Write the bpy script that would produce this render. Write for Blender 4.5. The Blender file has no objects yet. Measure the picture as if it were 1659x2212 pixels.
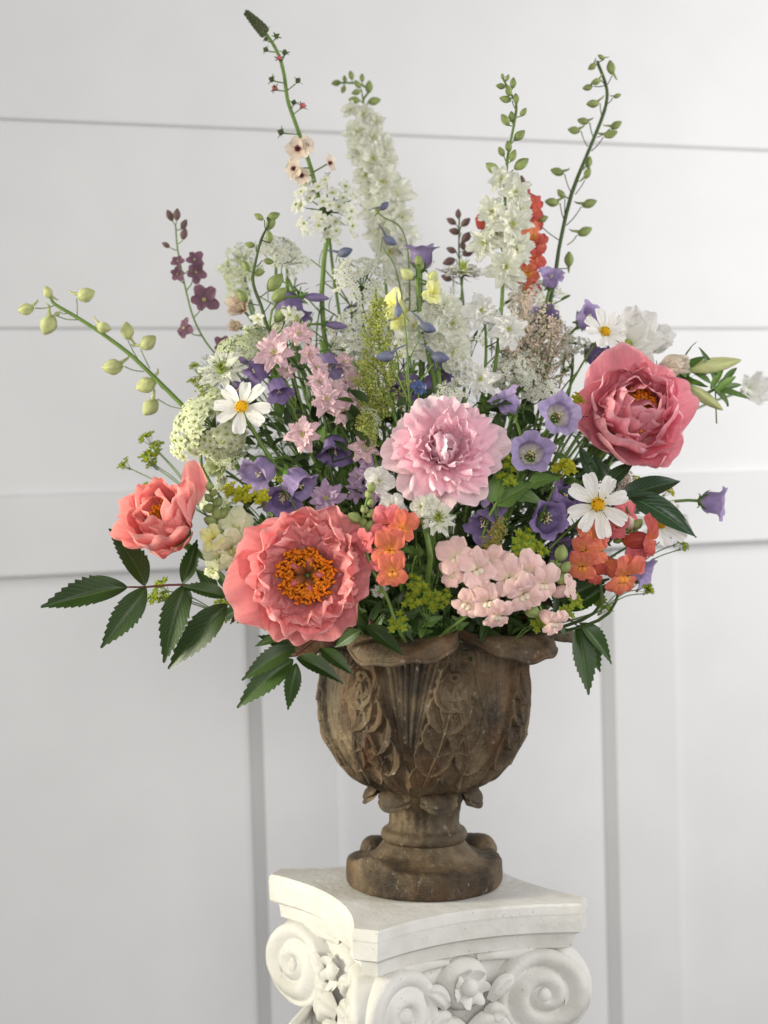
import bpy, math, random
import numpy as np
from mathutils import Vector, Matrix, Euler
random.seed(7); rng = np.random.default_rng(7)
sc = bpy.context.scene; C = sc.collection
PI = math.pi; R = math.radians
# ---------------------------------------------------------------- camera
ZC, DC, F = 1.45, 1.536, 3072.0          # camera height, distance to the urn axis, focal length in 1659x2212 pixels
cam_d = bpy.data.cameras.new('camera'); cam = bpy.data.objects.new('camera', cam_d); C.objects.link(cam)
cam.location = (0, -DC, ZC); cam.rotation_euler = (R(90), 0, 0)
cam_d.sensor_fit = 'VERTICAL'; cam_d.sensor_height = 36; cam_d.lens = 36*F/2212
cam_d.clip_start = .05; cam_d.clip_end = 50
cam_d.dof.use_dof = True; cam_d.dof.focus_distance = DC-.14; cam_d.dof.aperture_fstop = 4.4
sc.camera = cam
def P(u, v, y=0.0):                      # place seen at (u, v) of the photograph, at depth y
    d = y+DC
    return Vector(((u-829.5)/F*d, y, ZC-(v-1106)/F*d))
def S(px, y=0.0): return px/F*(y+DC)     # a length measured in the photograph, in metres
# ---------------------------------------------------------------- light
w = bpy.data.worlds.new('World'); sc.world = w; w.use_nodes = True
bg = w.node_tree.nodes['Background']; bg.inputs[0].default_value = (1, .985, .965, 1); bg.inputs[1].default_value = .24
def area(name, loc, target, size, power, col, spread=180):
    l = bpy.data.lights.new(name, 'AREA'); l.shape = 'RECTANGLE'; l.size, l.size_y = size
    l.energy = power; l.color = col; l.spread = R(spread)
    o = bpy.data.objects.new(name, l); C.objects.link(o); o.location = loc
    o.rotation_euler = (Vector(target)-Vector(loc)).to_track_quat('-Z', 'Y').to_euler(); return o
area('window_light', (2.3, -.5, 2.2), (.6, .8, 1.7), (1.2, 1.4), 32, (1, .985, .985), 160)
area('front_fill_light', (.10, -2.9, 1.75), (.05, 0, 1.45), (1.3, .9), 17, (1, .985, .95), 130)  # soft fill added on the camera side to brighten the bouquet
area('left_window_light', (-1.75, -.45, 1.60), (.0, -.12, 1.36), (.6, .8), 4.2, (1, .95, .76), 42)
sc.view_settings.view_transform = 'Standard'; sc.view_settings.look = 'None'
sc.view_settings.exposure = .20; sc.view_settings.gamma = 1
sc.cycles.use_denoising = True; sc.cycles.max_bounces = 8; sc.cycles.transparent_max_bounces = 4
try: sc.cycles.denoiser = 'OPENIMAGEDENOISE'
except Exception: pass

# ---------------------------------------------------------------- materials
def new_mat(name):
    m = bpy.data.materials.new(name); m.use_nodes = True
    nt = m.node_tree; b = nt.nodes['Principled BSDF']; return m, nt, b
def lin(c): return tuple(((x/255)/12.92 if x/255 <= .04045 else ((x/255+.055)/1.055)**2.4) for x in c)
def N(nt, t, **kw):
    n = nt.nodes.new(t)
    for k, v in kw.items(): setattr(n, k, v)
    return n
def ramp(nt, stops):
    r = N(nt, 'ShaderNodeValToRGB'); e = r.color_ramp.elements
    while len(e) < len(stops): e.new(.5)
    for i, (p, c) in enumerate(stops): e[i].position = p; e[i].color = (*c, 1)
    return r
def petal_mat(name, base, mid, tip, trans=.3, rough=.55, streak=.22, vary=.12, p1=.35, veins=26, spec=.25, rim=.25, crumple=.35):
    m, nt, b = new_mat(name); L = nt.links
    uv = N(nt, 'ShaderNodeUVMap'); sp = N(nt, 'ShaderNodeSeparateXYZ'); L.new(uv.outputs[0], sp.inputs[0])
    cr = ramp(nt, [(0, lin(base)), (p1, lin(mid)), (1, lin(tip))]); L.new(sp.outputs[1], cr.inputs[0])
    ru = N(nt, 'ShaderNodeMath', operation='SUBTRACT'); ru.inputs[1].default_value = .5; L.new(sp.outputs[0], ru.inputs[0])
    ra = N(nt, 'ShaderNodeMath', operation='ABSOLUTE'); L.new(ru.outputs[0], ra.inputs[0])
    re_ = N(nt, 'ShaderNodeMapRange'); re_.inputs[1].default_value = .34; re_.inputs[2].default_value = .5; re_.inputs[4].default_value = rim; L.new(ra.outputs[0], re_.inputs[0])
    rt = N(nt, 'ShaderNodeMapRange'); rt.inputs[1].default_value = .88; rt.inputs[2].default_value = 1; rt.inputs[4].default_value = rim; L.new(sp.outputs[1], rt.inputs[0])
    rm = N(nt, 'ShaderNodeMath', operation='MAXIMUM'); L.new(re_.outputs[0], rm.inputs[0]); L.new(rt.outputs[0], rm.inputs[1])
    rx = N(nt, 'ShaderNodeMix', data_type='RGBA'); L.new(rm.outputs[0], rx.inputs[0]); L.new(cr.outputs[0], rx.inputs[6]); rx.inputs[7].default_value = (*[min(.93, c*1.15+.06) for c in lin(tip)], 1)
    mp = N(nt, 'ShaderNodeMapping'); mp.inputs[3].default_value = (veins, 1.6, 1); L.new(uv.outputs[0], mp.inputs[0])
    oi = N(nt, 'ShaderNodeObjectInfo')
    sc_ = N(nt, 'ShaderNodeMath', operation='MULTIPLY'); sc_.inputs[1].default_value = 37; L.new(oi.outputs['Random'], sc_.inputs[0])
    cb = N(nt, 'ShaderNodeCombineXYZ'); L.new(sc_.outputs[0], cb.inputs[2]); L.new(cb.outputs[0], mp.inputs[1])
    nz = N(nt, 'ShaderNodeTexNoise'); nz.inputs['Scale'].default_value = 1; nz.inputs['Detail'].default_value = 3; L.new(mp.outputs[0], nz.inputs['Vector'])
    mr = N(nt, 'ShaderNodeMapRange'); mr.inputs[1].default_value = .3; mr.inputs[2].default_value = .7
    mr.inputs[3].default_value = 1-streak; mr.inputs[4].default_value = 1+streak*.5; L.new(nz.outputs[0], mr.inputs[0])
    r2 = N(nt, 'ShaderNodeMapRange'); r2.inputs[3].default_value = 1-vary; r2.inputs[4].default_value = 1+vary*.6; L.new(oi.outputs['Random'], r2.inputs[0])
    mu = N(nt, 'ShaderNodeMath', operation='MULTIPLY'); L.new(mr.outputs[0], mu.inputs[0]); L.new(r2.outputs[0], mu.inputs[1])
    hs = N(nt, 'ShaderNodeHueSaturation'); L.new(rx.outputs[2], hs.inputs['Color']); L.new(mu.outputs[0], hs.inputs['Value'])
    L.new(hs.outputs[0], b.inputs['Base Color']); b.inputs['Roughness'].default_value = rough
    b.inputs['Specular IOR Level'].default_value = spec
    bp = N(nt, 'ShaderNodeBump'); bp.inputs['Strength'].default_value = .35; bp.inputs['Distance'].default_value = .0012
    m2_ = N(nt, 'ShaderNodeMapping'); m2_.inputs[3].default_value = (7, 6, 1); L.new(uv.outputs[0], m2_.inputs[0]); L.new(cb.outputs[0], m2_.inputs[1])
    n2_ = N(nt, 'ShaderNodeTexNoise'); n2_.inputs['Scale'].default_value = 1; n2_.inputs['Detail'].default_value = 5; n2_.inputs['Distortion'].default_value = .6; L.new(m2_.outputs[0], n2_.inputs['Vector'])
    b2_ = N(nt, 'ShaderNodeBump'); b2_.inputs['Strength'].default_value = crumple; b2_.inputs['Distance'].default_value = .004; L.new(n2_.outputs[0], b2_.inputs['Height']); L.new(b2_.outputs[0], bp.inputs['Normal'])
    L.new(nz.outputs[0], bp.inputs['Height']); L.new(bp.outputs[0], b.inputs['Normal'])
    tr = N(nt, 'ShaderNodeBsdfTranslucent'); L.new(hs.outputs[0], tr.inputs[0]); mx = N(nt, 'ShaderNodeMixShader'); mx.inputs[0].default_value = trans
    L.new(b.outputs[0], mx.inputs[1]); L.new(tr.outputs[0], mx.inputs[2])
    L.new(mx.outputs[0], nt.nodes['Material Output'].inputs[0]); return m
def plain_mat(name, col, rough=.55, vary=.25, scale=120, col2=None, spec=.3, bump=.3, bdist=.001, trans=0):
    m, nt, b = new_mat(name); L = nt.links
    tc = N(nt, 'ShaderNodeTexCoord'); nz = N(nt, 'ShaderNodeTexNoise'); nz.inputs['Scale'].default_value = scale; nz.inputs['Detail'].default_value = 4
    L.new(tc.outputs['Object'], nz.inputs['Vector'])
    c1 = lin(col); c2 = lin(col2) if col2 else tuple(x*(1-vary) for x in c1)
    cr = ramp(nt, [(.35, c2), (.65, c1)]); L.new(nz.outputs[0], cr.inputs[0])
    oi = N(nt, 'ShaderNodeObjectInfo'); r2 = N(nt, 'ShaderNodeMapRange'); r2.inputs[3].default_value = 1-vary*.6; r2.inputs[4].default_value = 1+vary*.5
    L.new(oi.outputs['Random'], r2.inputs[0])
    hs = N(nt, 'ShaderNodeHueSaturation'); L.new(cr.outputs[0], hs.inputs['Color']); L.new(r2.outputs[0], hs.inputs['Value'])
    L.new(hs.outputs[0], b.inputs['Base Color']); b.inputs['Roughness'].default_value = rough; b.inputs['Specular IOR Level'].default_value = spec
    bp = N(nt, 'ShaderNodeBump'); bp.inputs['Strength'].default_value = bump; bp.inputs['Distance'].default_value = bdist
    L.new(nz.outputs[0], bp.inputs['Height']); L.new(bp.outputs[0], b.inputs['Normal'])
    if trans:
        tr = N(nt, 'ShaderNodeBsdfTranslucent'); L.new(hs.outputs[0], tr.inputs[0]); mx = N(nt, 'ShaderNodeMixShader'); mx.inputs[0].default_value = trans
        L.new(b.outputs[0], mx.inputs[1]); L.new(tr.outputs[0], mx.inputs[2]); L.new(mx.outputs[0], nt.nodes['Material Output'].inputs[0])
    return m
def leaf_mat(name, col, vein, rough=.38, trans=.12, vary=.25):
    m, nt, b = new_mat(name); L = nt.links
    uv = N(nt, 'ShaderNodeUVMap'); sp = N(nt, 'ShaderNodeSeparateXYZ'); L.new(uv.outputs[0], sp.inputs[0])
    ab = N(nt, 'ShaderNodeMath', operation='SUBTRACT'); ab.inputs[1].default_value = .5; L.new(sp.outputs[0], ab.inputs[0])
    a2 = N(nt, 'ShaderNodeMath', operation='ABSOLUTE'); L.new(ab.outputs[0], a2.inputs[0])
    k = N(nt, 'ShaderNodeMath', operation='MULTIPLY'); k.inputs[1].default_value = -.75; L.new(a2.outputs[0], k.inputs[0])
    s = N(nt, 'ShaderNodeMath', operation='ADD'); L.new(k.outputs[0], s.inputs[0]); L.new(sp.outputs[1], s.inputs[1])
    f = N(nt, 'ShaderNodeMath', operation='MULTIPLY'); f.inputs[1].default_value = 58; L.new(s.outputs[0], f.inputs[0])
    si = N(nt, 'ShaderNodeMath', operation='SINE'); L.new(f.outputs[0], si.inputs[0])
    v1 = N(nt, 'ShaderNodeMapRange'); v1.inputs[1].default_value = .93; v1.inputs[2].default_value = 1; L.new(si.outputs[0], v1.inputs[0])
    v2 = N(nt, 'ShaderNodeMapRange'); v2.inputs[1].default_value = .03; v2.inputs[2].default_value = .012; L.new(a2.outputs[0], v2.inputs[0])
    mxm = N(nt, 'ShaderNodeMath', operation='MAXIMUM'); L.new(v1.outputs[0], mxm.inputs[0]); L.new(v2.outputs[0], mxm.inputs[1])
    fm = N(nt, 'ShaderNodeMath', operation='MULTIPLY'); fm.inputs[1].default_value = .6; L.new(mxm.outputs[0], fm.inputs[0])
    tc = N(nt, 'ShaderNodeTexCoord'); nz = N(nt, 'ShaderNodeTexNoise'); nz.inputs['Scale'].default_value = 60; L.new(tc.outputs['Object'], nz.inputs['Vector'])
    c1 = lin(col); cr = ramp(nt, [(.3, tuple(x*.72 for x in c1)), (.7, tuple(x*1.2 for x in c1))]); L.new(nz.outputs[0], cr.inputs[0])
    mx = N(nt, 'ShaderNodeMix', data_type='RGBA'); L.new(fm.outputs[0], mx.inputs[0]); L.new(cr.outputs[0], mx.inputs[6]); mx.inputs[7].default_value = (*lin(vein), 1)
    oi = N(nt, 'ShaderNodeObjectInfo'); r2 = N(nt, 'ShaderNodeMapRange'); r2.inputs[3].default_value = 1-vary; r2.inputs[4].default_value = 1+vary; L.new(oi.outputs['Random'], r2.inputs[0])
    hs = N(nt, 'ShaderNodeHueSaturation'); L.new(mx.outputs[2], hs.inputs['Color']); L.new(r2.outputs[0], hs.inputs['Value'])
    L.new(hs.outputs[0], b.inputs['Base Color']); b.inputs['Roughness'].default_value = rough; b.inputs['Specular IOR Level'].default_value = .4
    bp = N(nt, 'ShaderNodeBump'); bp.inputs['Strength'].default_value = .22; bp.inputs['Distance'].default_value = .0008; bp.invert = True
    L.new(mxm.outputs[0], bp.inputs['Height']); L.new(bp.outputs[0], b.inputs['Normal'])
    tr = N(nt, 'ShaderNodeBsdfTranslucent'); L.new(hs.outputs[0], tr.inputs[0]); ms = N(nt, 'ShaderNodeMixShader'); ms.inputs[0].default_value = trans
    L.new(b.outputs[0], ms.inputs[1]); L.new(tr.outputs[0], ms.inputs[2]); L.new(ms.outputs[0], nt.nodes['Material Output'].inputs[0]); return m
M = {}
M['wall'] = plain_mat('wall_paint', (226, 226, 226), .5, .03, 9, bump=.12, bdist=.002)
M['coral'] = petal_mat('coral_petal', (250, 206, 190), (245, 144, 148), (250, 172, 172), .3, p1=.4, streak=.14, veins=18, rim=.5, crumple=.6)
M['coral_r'] = petal_mat('deep_coral_petal', (248, 200, 192), (247, 152, 170), (250, 178, 188), .3, p1=.4, streak=.14, veins=18, rim=.55, crumple=.6)
M['coral_l'] = petal_mat('bright_coral_petal', (250, 204, 182), (246, 142, 146), (250, 172, 166), .3, p1=.4, streak=.14, veins=18, rim=.5, crumple=.55)
M['pink'] = petal_mat('pink_petal', (252, 222, 180), (250, 198, 214), (252, 216, 226), .3, p1=.22, streak=.08, veins=14, rim=.25, crumple=.35)
M['palepink'] = petal_mat('pale_guard_petal', (240, 212, 212), (232, 200, 208), (234, 208, 214), .28, streak=.08, veins=14, rim=.4, crumple=.4)
M['purple'] = petal_mat('bell_petal', (172, 160, 184), (158, 140, 186), (172, 154, 198), .32, streak=.2)
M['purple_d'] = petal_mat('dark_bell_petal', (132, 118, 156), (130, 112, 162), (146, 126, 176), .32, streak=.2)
M['lilac'] = petal_mat('lilac_bell_petal', (222, 214, 200), (166, 150, 196), (178, 162, 204), .3, streak=.22, p1=.45)
M['white'] = petal_mat('white_petal', (228, 232, 196), (244, 244, 238), (246, 245, 242), .35, streak=.10, vary=.05)
M['cream'] = petal_mat('cream_petal', (214, 220, 164), (242, 244, 226), (246, 246, 236), .38, streak=.10, vary=.05)
M['greenwhite'] = petal_mat('green_white_petal', (186, 200, 130), (224, 230, 186), (232, 236, 206), .3, streak=.14)
M['cosmos'] = petal_mat('cosmos_petal', (226, 222, 190), (244, 242, 236), (246, 244, 240), .25, streak=.16, veins=14, vary=.04)
M['larkpink'] = petal_mat('larkspur_pink_petal', (220, 208, 180), (242, 216, 220), (244, 208, 216), .3, streak=.16)
M['larklilac'] = petal_mat('larkspur_lilac_petal', (200, 180, 190), (206, 178, 204), (196, 168, 200), .3, streak=.16)
M['plum'] = petal_mat('plum_petal', (130, 98, 112), (130, 94, 114), (144, 106, 124), .25)
M['peach'] = petal_mat('peach_petal', (244, 230, 196), (244, 206, 202), (248, 216, 210), .35, streak=.10, vary=.10, crumple=.2)
M['orange'] = petal_mat('orange_petal', (246, 180, 90), (232, 132, 92), (230, 122, 106), .28, rim=.4)
M['redorange'] = petal_mat('red_orange_petal', (236, 130, 70), (200, 92, 76), (196, 84, 82), .28)
M['rose'] = petal_mat('rose_petal', (238, 140, 120), (224, 116, 122), (232, 132, 140), .25)
M['yellow'] = petal_mat('yellow_petal', (240, 230, 110), (236, 236, 150), (240, 242, 190), .28)
M['blush'] = petal_mat('blush_petal', (180, 120, 120), (242, 222, 202), (246, 234, 216), .3, p1=.3)
M['blue'] = petal_mat('blue_petal', (160, 150, 170), (104, 124, 172), (92, 114, 170), .2)
M['stem'] = plain_mat('stem_green', (104, 130, 62), .5, .2, 60, spec=.3)
M['stem_d'] = plain_mat('dark_stem', (66, 86, 44), .5, .25, 60, spec=.3)
M['stem_r'] = plain_mat('red_stem', (92, 50, 44), .45, .25, 60)
M['bud'] = petal_mat('bud_green', (120, 140, 80), (158, 172, 108), (128, 146, 84), .15, streak=.3, veins=9)
M['bud_pale'] = petal_mat('bud_pale', (164, 178, 104), (214, 218, 158), (194, 200, 136), .2, streak=.3, veins=9)
M['bud_d'] = petal_mat('bud_dark', (84, 98, 60), (88, 102, 64), (84, 84, 60), .1, streak=.3, veins=9)
M['bud_plum'] = petal_mat('bud_plum', (110, 108, 84), (124, 100, 96), (112, 86, 90), .1, streak=.3, veins=9)
M['bud_blue'] = petal_mat('bud_blue', (132, 132, 140), (118, 122, 144), (104, 114, 150), .1, streak=.2, veins=9)
M['calyx'] = petal_mat('sepal_green', (80, 116, 48), (96, 132, 58), (84, 118, 50), .15, veins=6)
M['chart'] = petal_mat('bupleurum_bract', (176, 180, 50), (150, 168, 52), (118, 146, 50), .25, veins=8)
M['chart_y'] = petal_mat('bupleurum_yellow', (196, 190, 40), (190, 186, 44), (170, 172, 46), .25, veins=8)
M['peonyleaf'] = leaf_mat('peony_leaf', (46, 70, 26), (84, 110, 52), .42)
M['bigleaf'] = leaf_mat('smooth_leaf', (34, 58, 34), (80, 108, 66), .3)
M['leaf'] = leaf_mat('filler_leaf', (82, 110, 52), (112, 142, 74), .45)
M['leaf_l'] = leaf_mat('light_filler_leaf', (104, 138, 62), (150, 176, 100), .45, .25)
M['leaf_core'] = leaf_mat('shaded_core_leaf', (56, 76, 40), (70, 94, 50), .5)  # leaf green darkened, so shade between the blooms is in the colour
M['fern'] = plain_mat('fern_green', (108, 138, 72), .55, .25, 60)
M['stamen'] = plain_mat('orange_stamen', (236, 150, 32), .5, .3, 400, (214, 112, 20))
M['carpel'] = plain_mat('carpel', (150, 130, 80), .4, .2, 90, (170, 60, 50))
M['yolk'] = plain_mat('yellow_disc', (246, 206, 30), .6, .2, 500, (214, 160, 16))
M['speck'] = plain_mat('dark_anther', (70, 44, 24), .6, .3, 300)
M['paleyellow'] = plain_mat('pale_anther', (226, 214, 160), .5, .2, 300)
M['burg'] = plain_mat('burgundy_centre', (96, 26, 40), .5, .3, 300)
M['eye'] = plain_mat('green_eye', (170, 184, 84), .5, .3, 300, (130, 150, 60))
M['astgreen'] = plain_mat('astilbe_green', (188, 192, 110), .6, .3, 200, (150, 160, 70))
M['astbeige'] = plain_mat('astilbe_beige', (232, 218, 204), .6, .3, 200, (206, 184, 166))
M['astgold'] = plain_mat('astilbe_gold', (150, 140, 70), .6, .3, 200, (112, 104, 50))
M['lace'] = petal_mat('lace_white', (214, 222, 160), (240, 240, 226), (242, 242, 232), .3, vary=.05)
M['lacegreen'] = petal_mat('lace_green', (180, 194, 124), (226, 232, 192), (236, 240, 212), .3, vary=.08)

# ---------------------------------------------------------------- mesh tools
class MB:
    """collects grids, tubes, lathes and boxes; build() links them as one mesh object"""
    def __init__(s): s.v = []; s.f = []; s.uv = []; s.mi = []; s.n = 0
    def grid(s, X, mi=0, wrap=False, uv=None):
        a, b, _ = X.shape; base = s.n
        s.v += X.reshape(-1, 3).tolist(); s.n += a*b
        if uv is None:
            uu = np.linspace(0, 1, b); vv = np.linspace(0, 1, a)
            uv = np.stack(np.meshgrid(uu, vv), -1)
        s.uv += uv.reshape(-1, 2).tolist()
        for i in range(a-1):
            for j in range(b if wrap else b-1):
                k = (j+1) % b
                s.f.append((base+i*b+j, base+i*b+k, base+(i+1)*b+k, base+(i+1)*b+j)); s.mi.append(mi)
    def tube(s, pts, r, sides=6, mi=0, cap=True):
        pts = [Vector(p) for p in pts]; n = len(pts)
        if not hasattr(r, '__len__'): r = [r]*n
        rows = []; up = Vector((.31, .2, .93))
        for i, p in enumerate(pts):
            t = (pts[min(i+1, n-1)]-pts[max(i-1, 0)]).normalized()
            a = t.cross(up)
            if a.length < .05: a = t.cross(Vector((1, 0, 0)))
            a.normalize(); b = t.cross(a); up = b.cross(t) if False else up
            rows.append([p+(a*math.cos(k*2*PI/sides)+b*math.sin(k*2*PI/sides))*r[i] for k in range(sides)])
        if cap: rows = [[pts[0]]*sides]+rows+[[pts[-1]]*sides]
        s.grid(np.array([[tuple(q) for q in row] for row in rows]), mi, True)
    def lathe(s, prof, sides=10, mi=0, mat=None):
        X = np.array([[(r*math.cos(k*2*PI/sides), r*math.sin(k*2*PI/sides), z) for k in range(sides)] for r, z in prof])
        s.grid(xf(X, mat) if mat is not None else X, mi, True)
    def ell(s, c, rad, sides=8, rings=6, mi=0, mat=None):
        X = np.array([[(rad[0]*math.sin(i*PI/rings)*math.cos(k*2*PI/sides), rad[1]*math.sin(i*PI/rings)*math.sin(k*2*PI/sides), -rad[2]*math.cos(i*PI/rings)) for k in range(sides)] for i in range(rings+1)])
        if mat is not None: X = xf(X, mat)
        s.grid(X+np.array(tuple(c)), mi, True)
    def box(s, a, b, mi=0):
        base = s.n; x0, y0, z0 = a; x1, y1, z1 = b
        s.v += [(x0,y0,z0),(x1,y0,z0),(x1,y1,z0),(x0,y1,z0),(x0,y0,z1),(x1,y0,z1),(x1,y1,z1),(x0,y1,z1)]; s.n += 8; s.uv += [(0, 0)]*8
        for q in ((0,3,2,1),(4,5,6,7),(0,1,5,4),(1,2,6,5),(2,3,7,6),(3,0,4,7)): s.f.append(tuple(base+i for i in q)); s.mi.append(mi)
    def bead(s, c, r, mi=0):
        base = s.n; x, y, z = c
        s.v += [(x+r,y,z),(x-r,y,z),(x,y+r,z),(x,y-r,z),(x,y,z+r),(x,y,z-r)]; s.n += 6; s.uv += [(.5, .5)]*6
        for q in ((0,2,4),(2,1,4),(1,3,4),(3,0,4),(2,0,5),(1,2,5),(3,1,5),(0,3,5)): s.f.append(tuple(base+i for i in q)); s.mi.append(mi)
    def mesh(s, name, mats, smooth=True):
        me = bpy.data.meshes.new(name); me.from_pydata(s.v, [], s.f)
        if not isinstance(mats, (list, tuple)): mats = [mats]
        for m in mats: me.materials.append(m)
        ul = me.uv_layers.new(name='UVMap'); li = np.empty(len(me.loops), int); me.loops.foreach_get('vertex_index', li)
        ul.data.foreach_set('uv', np.array(s.uv)[li].astype(np.float32).ravel())
        me.polygons.foreach_set('material_index', s.mi); me.polygons.foreach_set('use_smooth', [smooth]*len(s.f))
        me.update(); return me
def xf(X, m):
    A = np.array(m); return X @ A[:3, :3].T + A[:3, 3]
WM = {}
def add(name, me, parent=None, m=None, label=None):
    o = bpy.data.objects.new(name, me); C.objects.link(o); m = m or Matrix.Identity(4)
    WM[o.name] = m.copy()
    if parent is not None:
        o.parent = parent; o.matrix_basis = WM[parent.name].inverted() @ m
    else: o.matrix_basis = m
    if label: o['label'] = label
    return o
def thing(name, label, cat, base, group=None):
    o = bpy.data.objects.new(name, None); C.objects.link(o); o.empty_display_size = .02
    m = Matrix.Translation(Vector(base)); o.matrix_basis = m; WM[o.name] = m
    o['label'] = label; o['category'] = cat
    if group: o['group'] = group
    return o
def frame(p, d, roll=0.0, s=1.0):
    z = Vector(d).normalized(); q = z.to_track_quat('Z', 'Y')
    return Matrix.Translation(Vector(p)) @ q.to_matrix().to_4x4() @ Matrix.Rotation(roll, 4, 'Z') @ Matrix.Scale(s, 4)
def fdir(dx, dz, back=False):
    y = math.sqrt(max(.0, 1-dx*dx-dz*dz)); return Vector((dx, y if back else -y, dz)).normalized()
def spline(pts, n=16):
    pts = [Vector(p) for p in pts]
    if len(pts) < 3: return [pts[0].lerp(pts[-1], i/n) for i in range(n+1)]
    Q = [pts[0]*2-pts[1]]+pts+[pts[-1]*2-pts[-2]]; out = []; m = len(pts)-1
    for i in range(n+1):
        t = i/n*m; k = min(int(t), m-1); t -= k; a, b, c, d = Q[k:k+4]
        out.append(.5*((2*b)+(c-a)*t+(2*a-5*b+4*c-d)*t*t+(3*b-a-3*c+d)*t**3))
    return out
# petals: length along +Y, inner face towards +Z
def prof_ob(t, a=1.1, end=.55): return np.sin(PI*np.clip(t, 0, 1)**a*(1-.5*(1-end)*0)*.5/(.62))*1.0 if False else (1-(1-np.clip(t/.66, 0, 1))**2)**.5*np.where(t > .66, 1-(1-end)*((t-.66)/.34)**2, 1)
PROF = {
 'round': lambda t: .12+.88*np.sin(PI*.5*np.clip(t/.62, 0, 1))**1.1*np.where(t > .62, 1-.38*((t-.62)/.38)**2, 1),
 'wedge': lambda t: .10+.90*np.clip(t/.8, 0, 1)**.8*np.where(t > .8, 1-.25*((t-.8)/.2)**2, 1),
 'strap': lambda t: .25+.75*np.sin(PI*.5*np.clip(t/.5, 0, 1))*np.where(t > .7, 1-.45*((t-.7)/.3)**2, 1),
 'wide': lambda t: .14+.86*np.sin(PI*.5*np.clip(t/.72, 0, 1))**1.0*np.where(t > .8, 1-.16*((t-.8)/.2)**2, 1),
 'point': lambda t: .18+.82*np.sin(PI*np.clip(t, 0, 1)**.8)**.8*np.where(t > .9, 1, 1)-.17*t,
}
def petal_grid(L=1, W=.8, prof='round', nu=9, nv=9, bend0=0, bend=0, cup=.4, ruffle=.05, rf=2.5, tipround=.28, jag=0, jn=5, seed=0, fold=0, twist=0):
    r = np.random.default_rng(seed); ph = r.uniform(0, 6.28, 6)
    t = np.linspace(0, 1, nv)[:, None]; s = np.linspace(-1, 1, nu)[None, :]
    w = W/2*PROF[prof](t)
    lt = 1-tipround*np.abs(s)**(3.2 if prof == 'wide' else 2.2) - jag*(.5+.5*np.cos(s*PI*jn+ph[0]))*(.6+.4*np.sin(s*5+ph[1]))
    tau = t*lt; a = bend0+bend*tau
    tt = np.linspace(0, 1, 40); ang = bend0+bend*tt; cy = np.concatenate([[0], np.cumsum(np.cos(ang[:-1]))])/40; cz = np.concatenate([[0], np.cumsum(np.sin(ang[:-1]))])/40
    y0 = np.interp(tau, tt, cy)*L; z0 = np.interp(tau, tt, cz)*L
    c = max(abs(cup), 1e-3)*np.sign(cup if cup else 1)
    cc = c*(.4+.6*t)
    x = w*np.sin(cc*s)/cc; h = w*(1-np.cos(cc*s))/cc
    h = h+ruffle*L*(np.abs(s)**1.2*t**1.3*np.sin(rf*PI*t+ph[2]+s*2)*.6 + t**2*np.sin(rf*2.2*s+ph[3])*.6 + .35*t*np.sin(3.1*s*rf+7*t+ph[4]))
    h = h+fold*np.abs(s)*w
    x = x+twist*t*t*L
    X = np.stack([x+0*t, y0-h*np.sin(a), z0+h*np.cos(a)], -1); return X
def petal_mesh(name, mat, **k):
    b = MB(); b.grid(petal_grid(**k)); return b.mesh(name, mat)
def pm(F_, phi, tilt, r0=0, z0=0, s=1.0, roll=0.0):
    return F_ @ Matrix.Rotation(phi, 4, 'Z') @ Matrix.Translation((0, r0, z0)) @ Matrix.Rotation(tilt, 4, 'X') @ Matrix.Rotation(roll, 4, 'Y') @ Matrix.Scale(s, 4)
_c = {}
def cached(key, fn):
    if key not in _c: _c[key] = fn()
    return _c[key]
URN = Vector((.0433, 0, 1.05))
def mouth(p, seed=None):
    d = Vector((p[0]-URN.x, p[1], 0)); l = d.length
    if l > 1e-6: d = d/l*min(.07, l*.38)
    return Vector((URN.x+d.x+random.uniform(-.008, .008), d.y+random.uniform(-.008, .008), 1.285))
def stem_pts(base, tip, td=None, n=18, sag=.0):
    base = Vector(base); tip = Vector(tip); L_ = (tip-base).length
    up = Vector((0, 0, 1)); c1 = base+(up*.75+(tip-base).normalized()*.4)*L_*.33
    c2 = tip-(Vector(td).normalized() if td is not None else (tip-base).normalized())*L_*.28
    out = []
    for i in range(n+1):
        t = i/n; q = 1-t
        out.append(base*q**3+c1*3*q*q*t+c2*3*q*t*t+tip*t**3)
    return out
# ---------------------------------------------------------------- wall
hv = Vector((.956, .286, .0367)).normalized(); vv = Vector((-.028, -.035, 1)).normalized()
nv_ = hv.cross(vv).normalized(); vv = nv_.cross(hv).normalized()*1
if vv.z < 0: vv = -vv
WO = P(829.5, 1106, .80)
def wall_ab(u, v):
    d = P(u, v, 0)-cam.location; t = (WO-cam.location).dot(nv_)/d.dot(nv_); q = cam.location+d*t-WO
    return q.dot(hv), q.dot(vv)
WMX = Matrix(((hv.x, -nv_.x, vv.x, WO.x), (hv.y, -nv_.y, vv.y, WO.y), (hv.z, -nv_.z, vv.z, WO.z), (0, 0, 0, 1)))   # local x along, y into the wall, z up
wall = bpy.data.objects.new('wall', None); C.objects.link(wall); WM[wall.name] = Matrix.Translation(WO); wall.matrix_basis = WM[wall.name]
wall['kind'] = 'structure'; wall['label'] = 'white painted wall of shiplap boards above a rail and panels'
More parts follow.
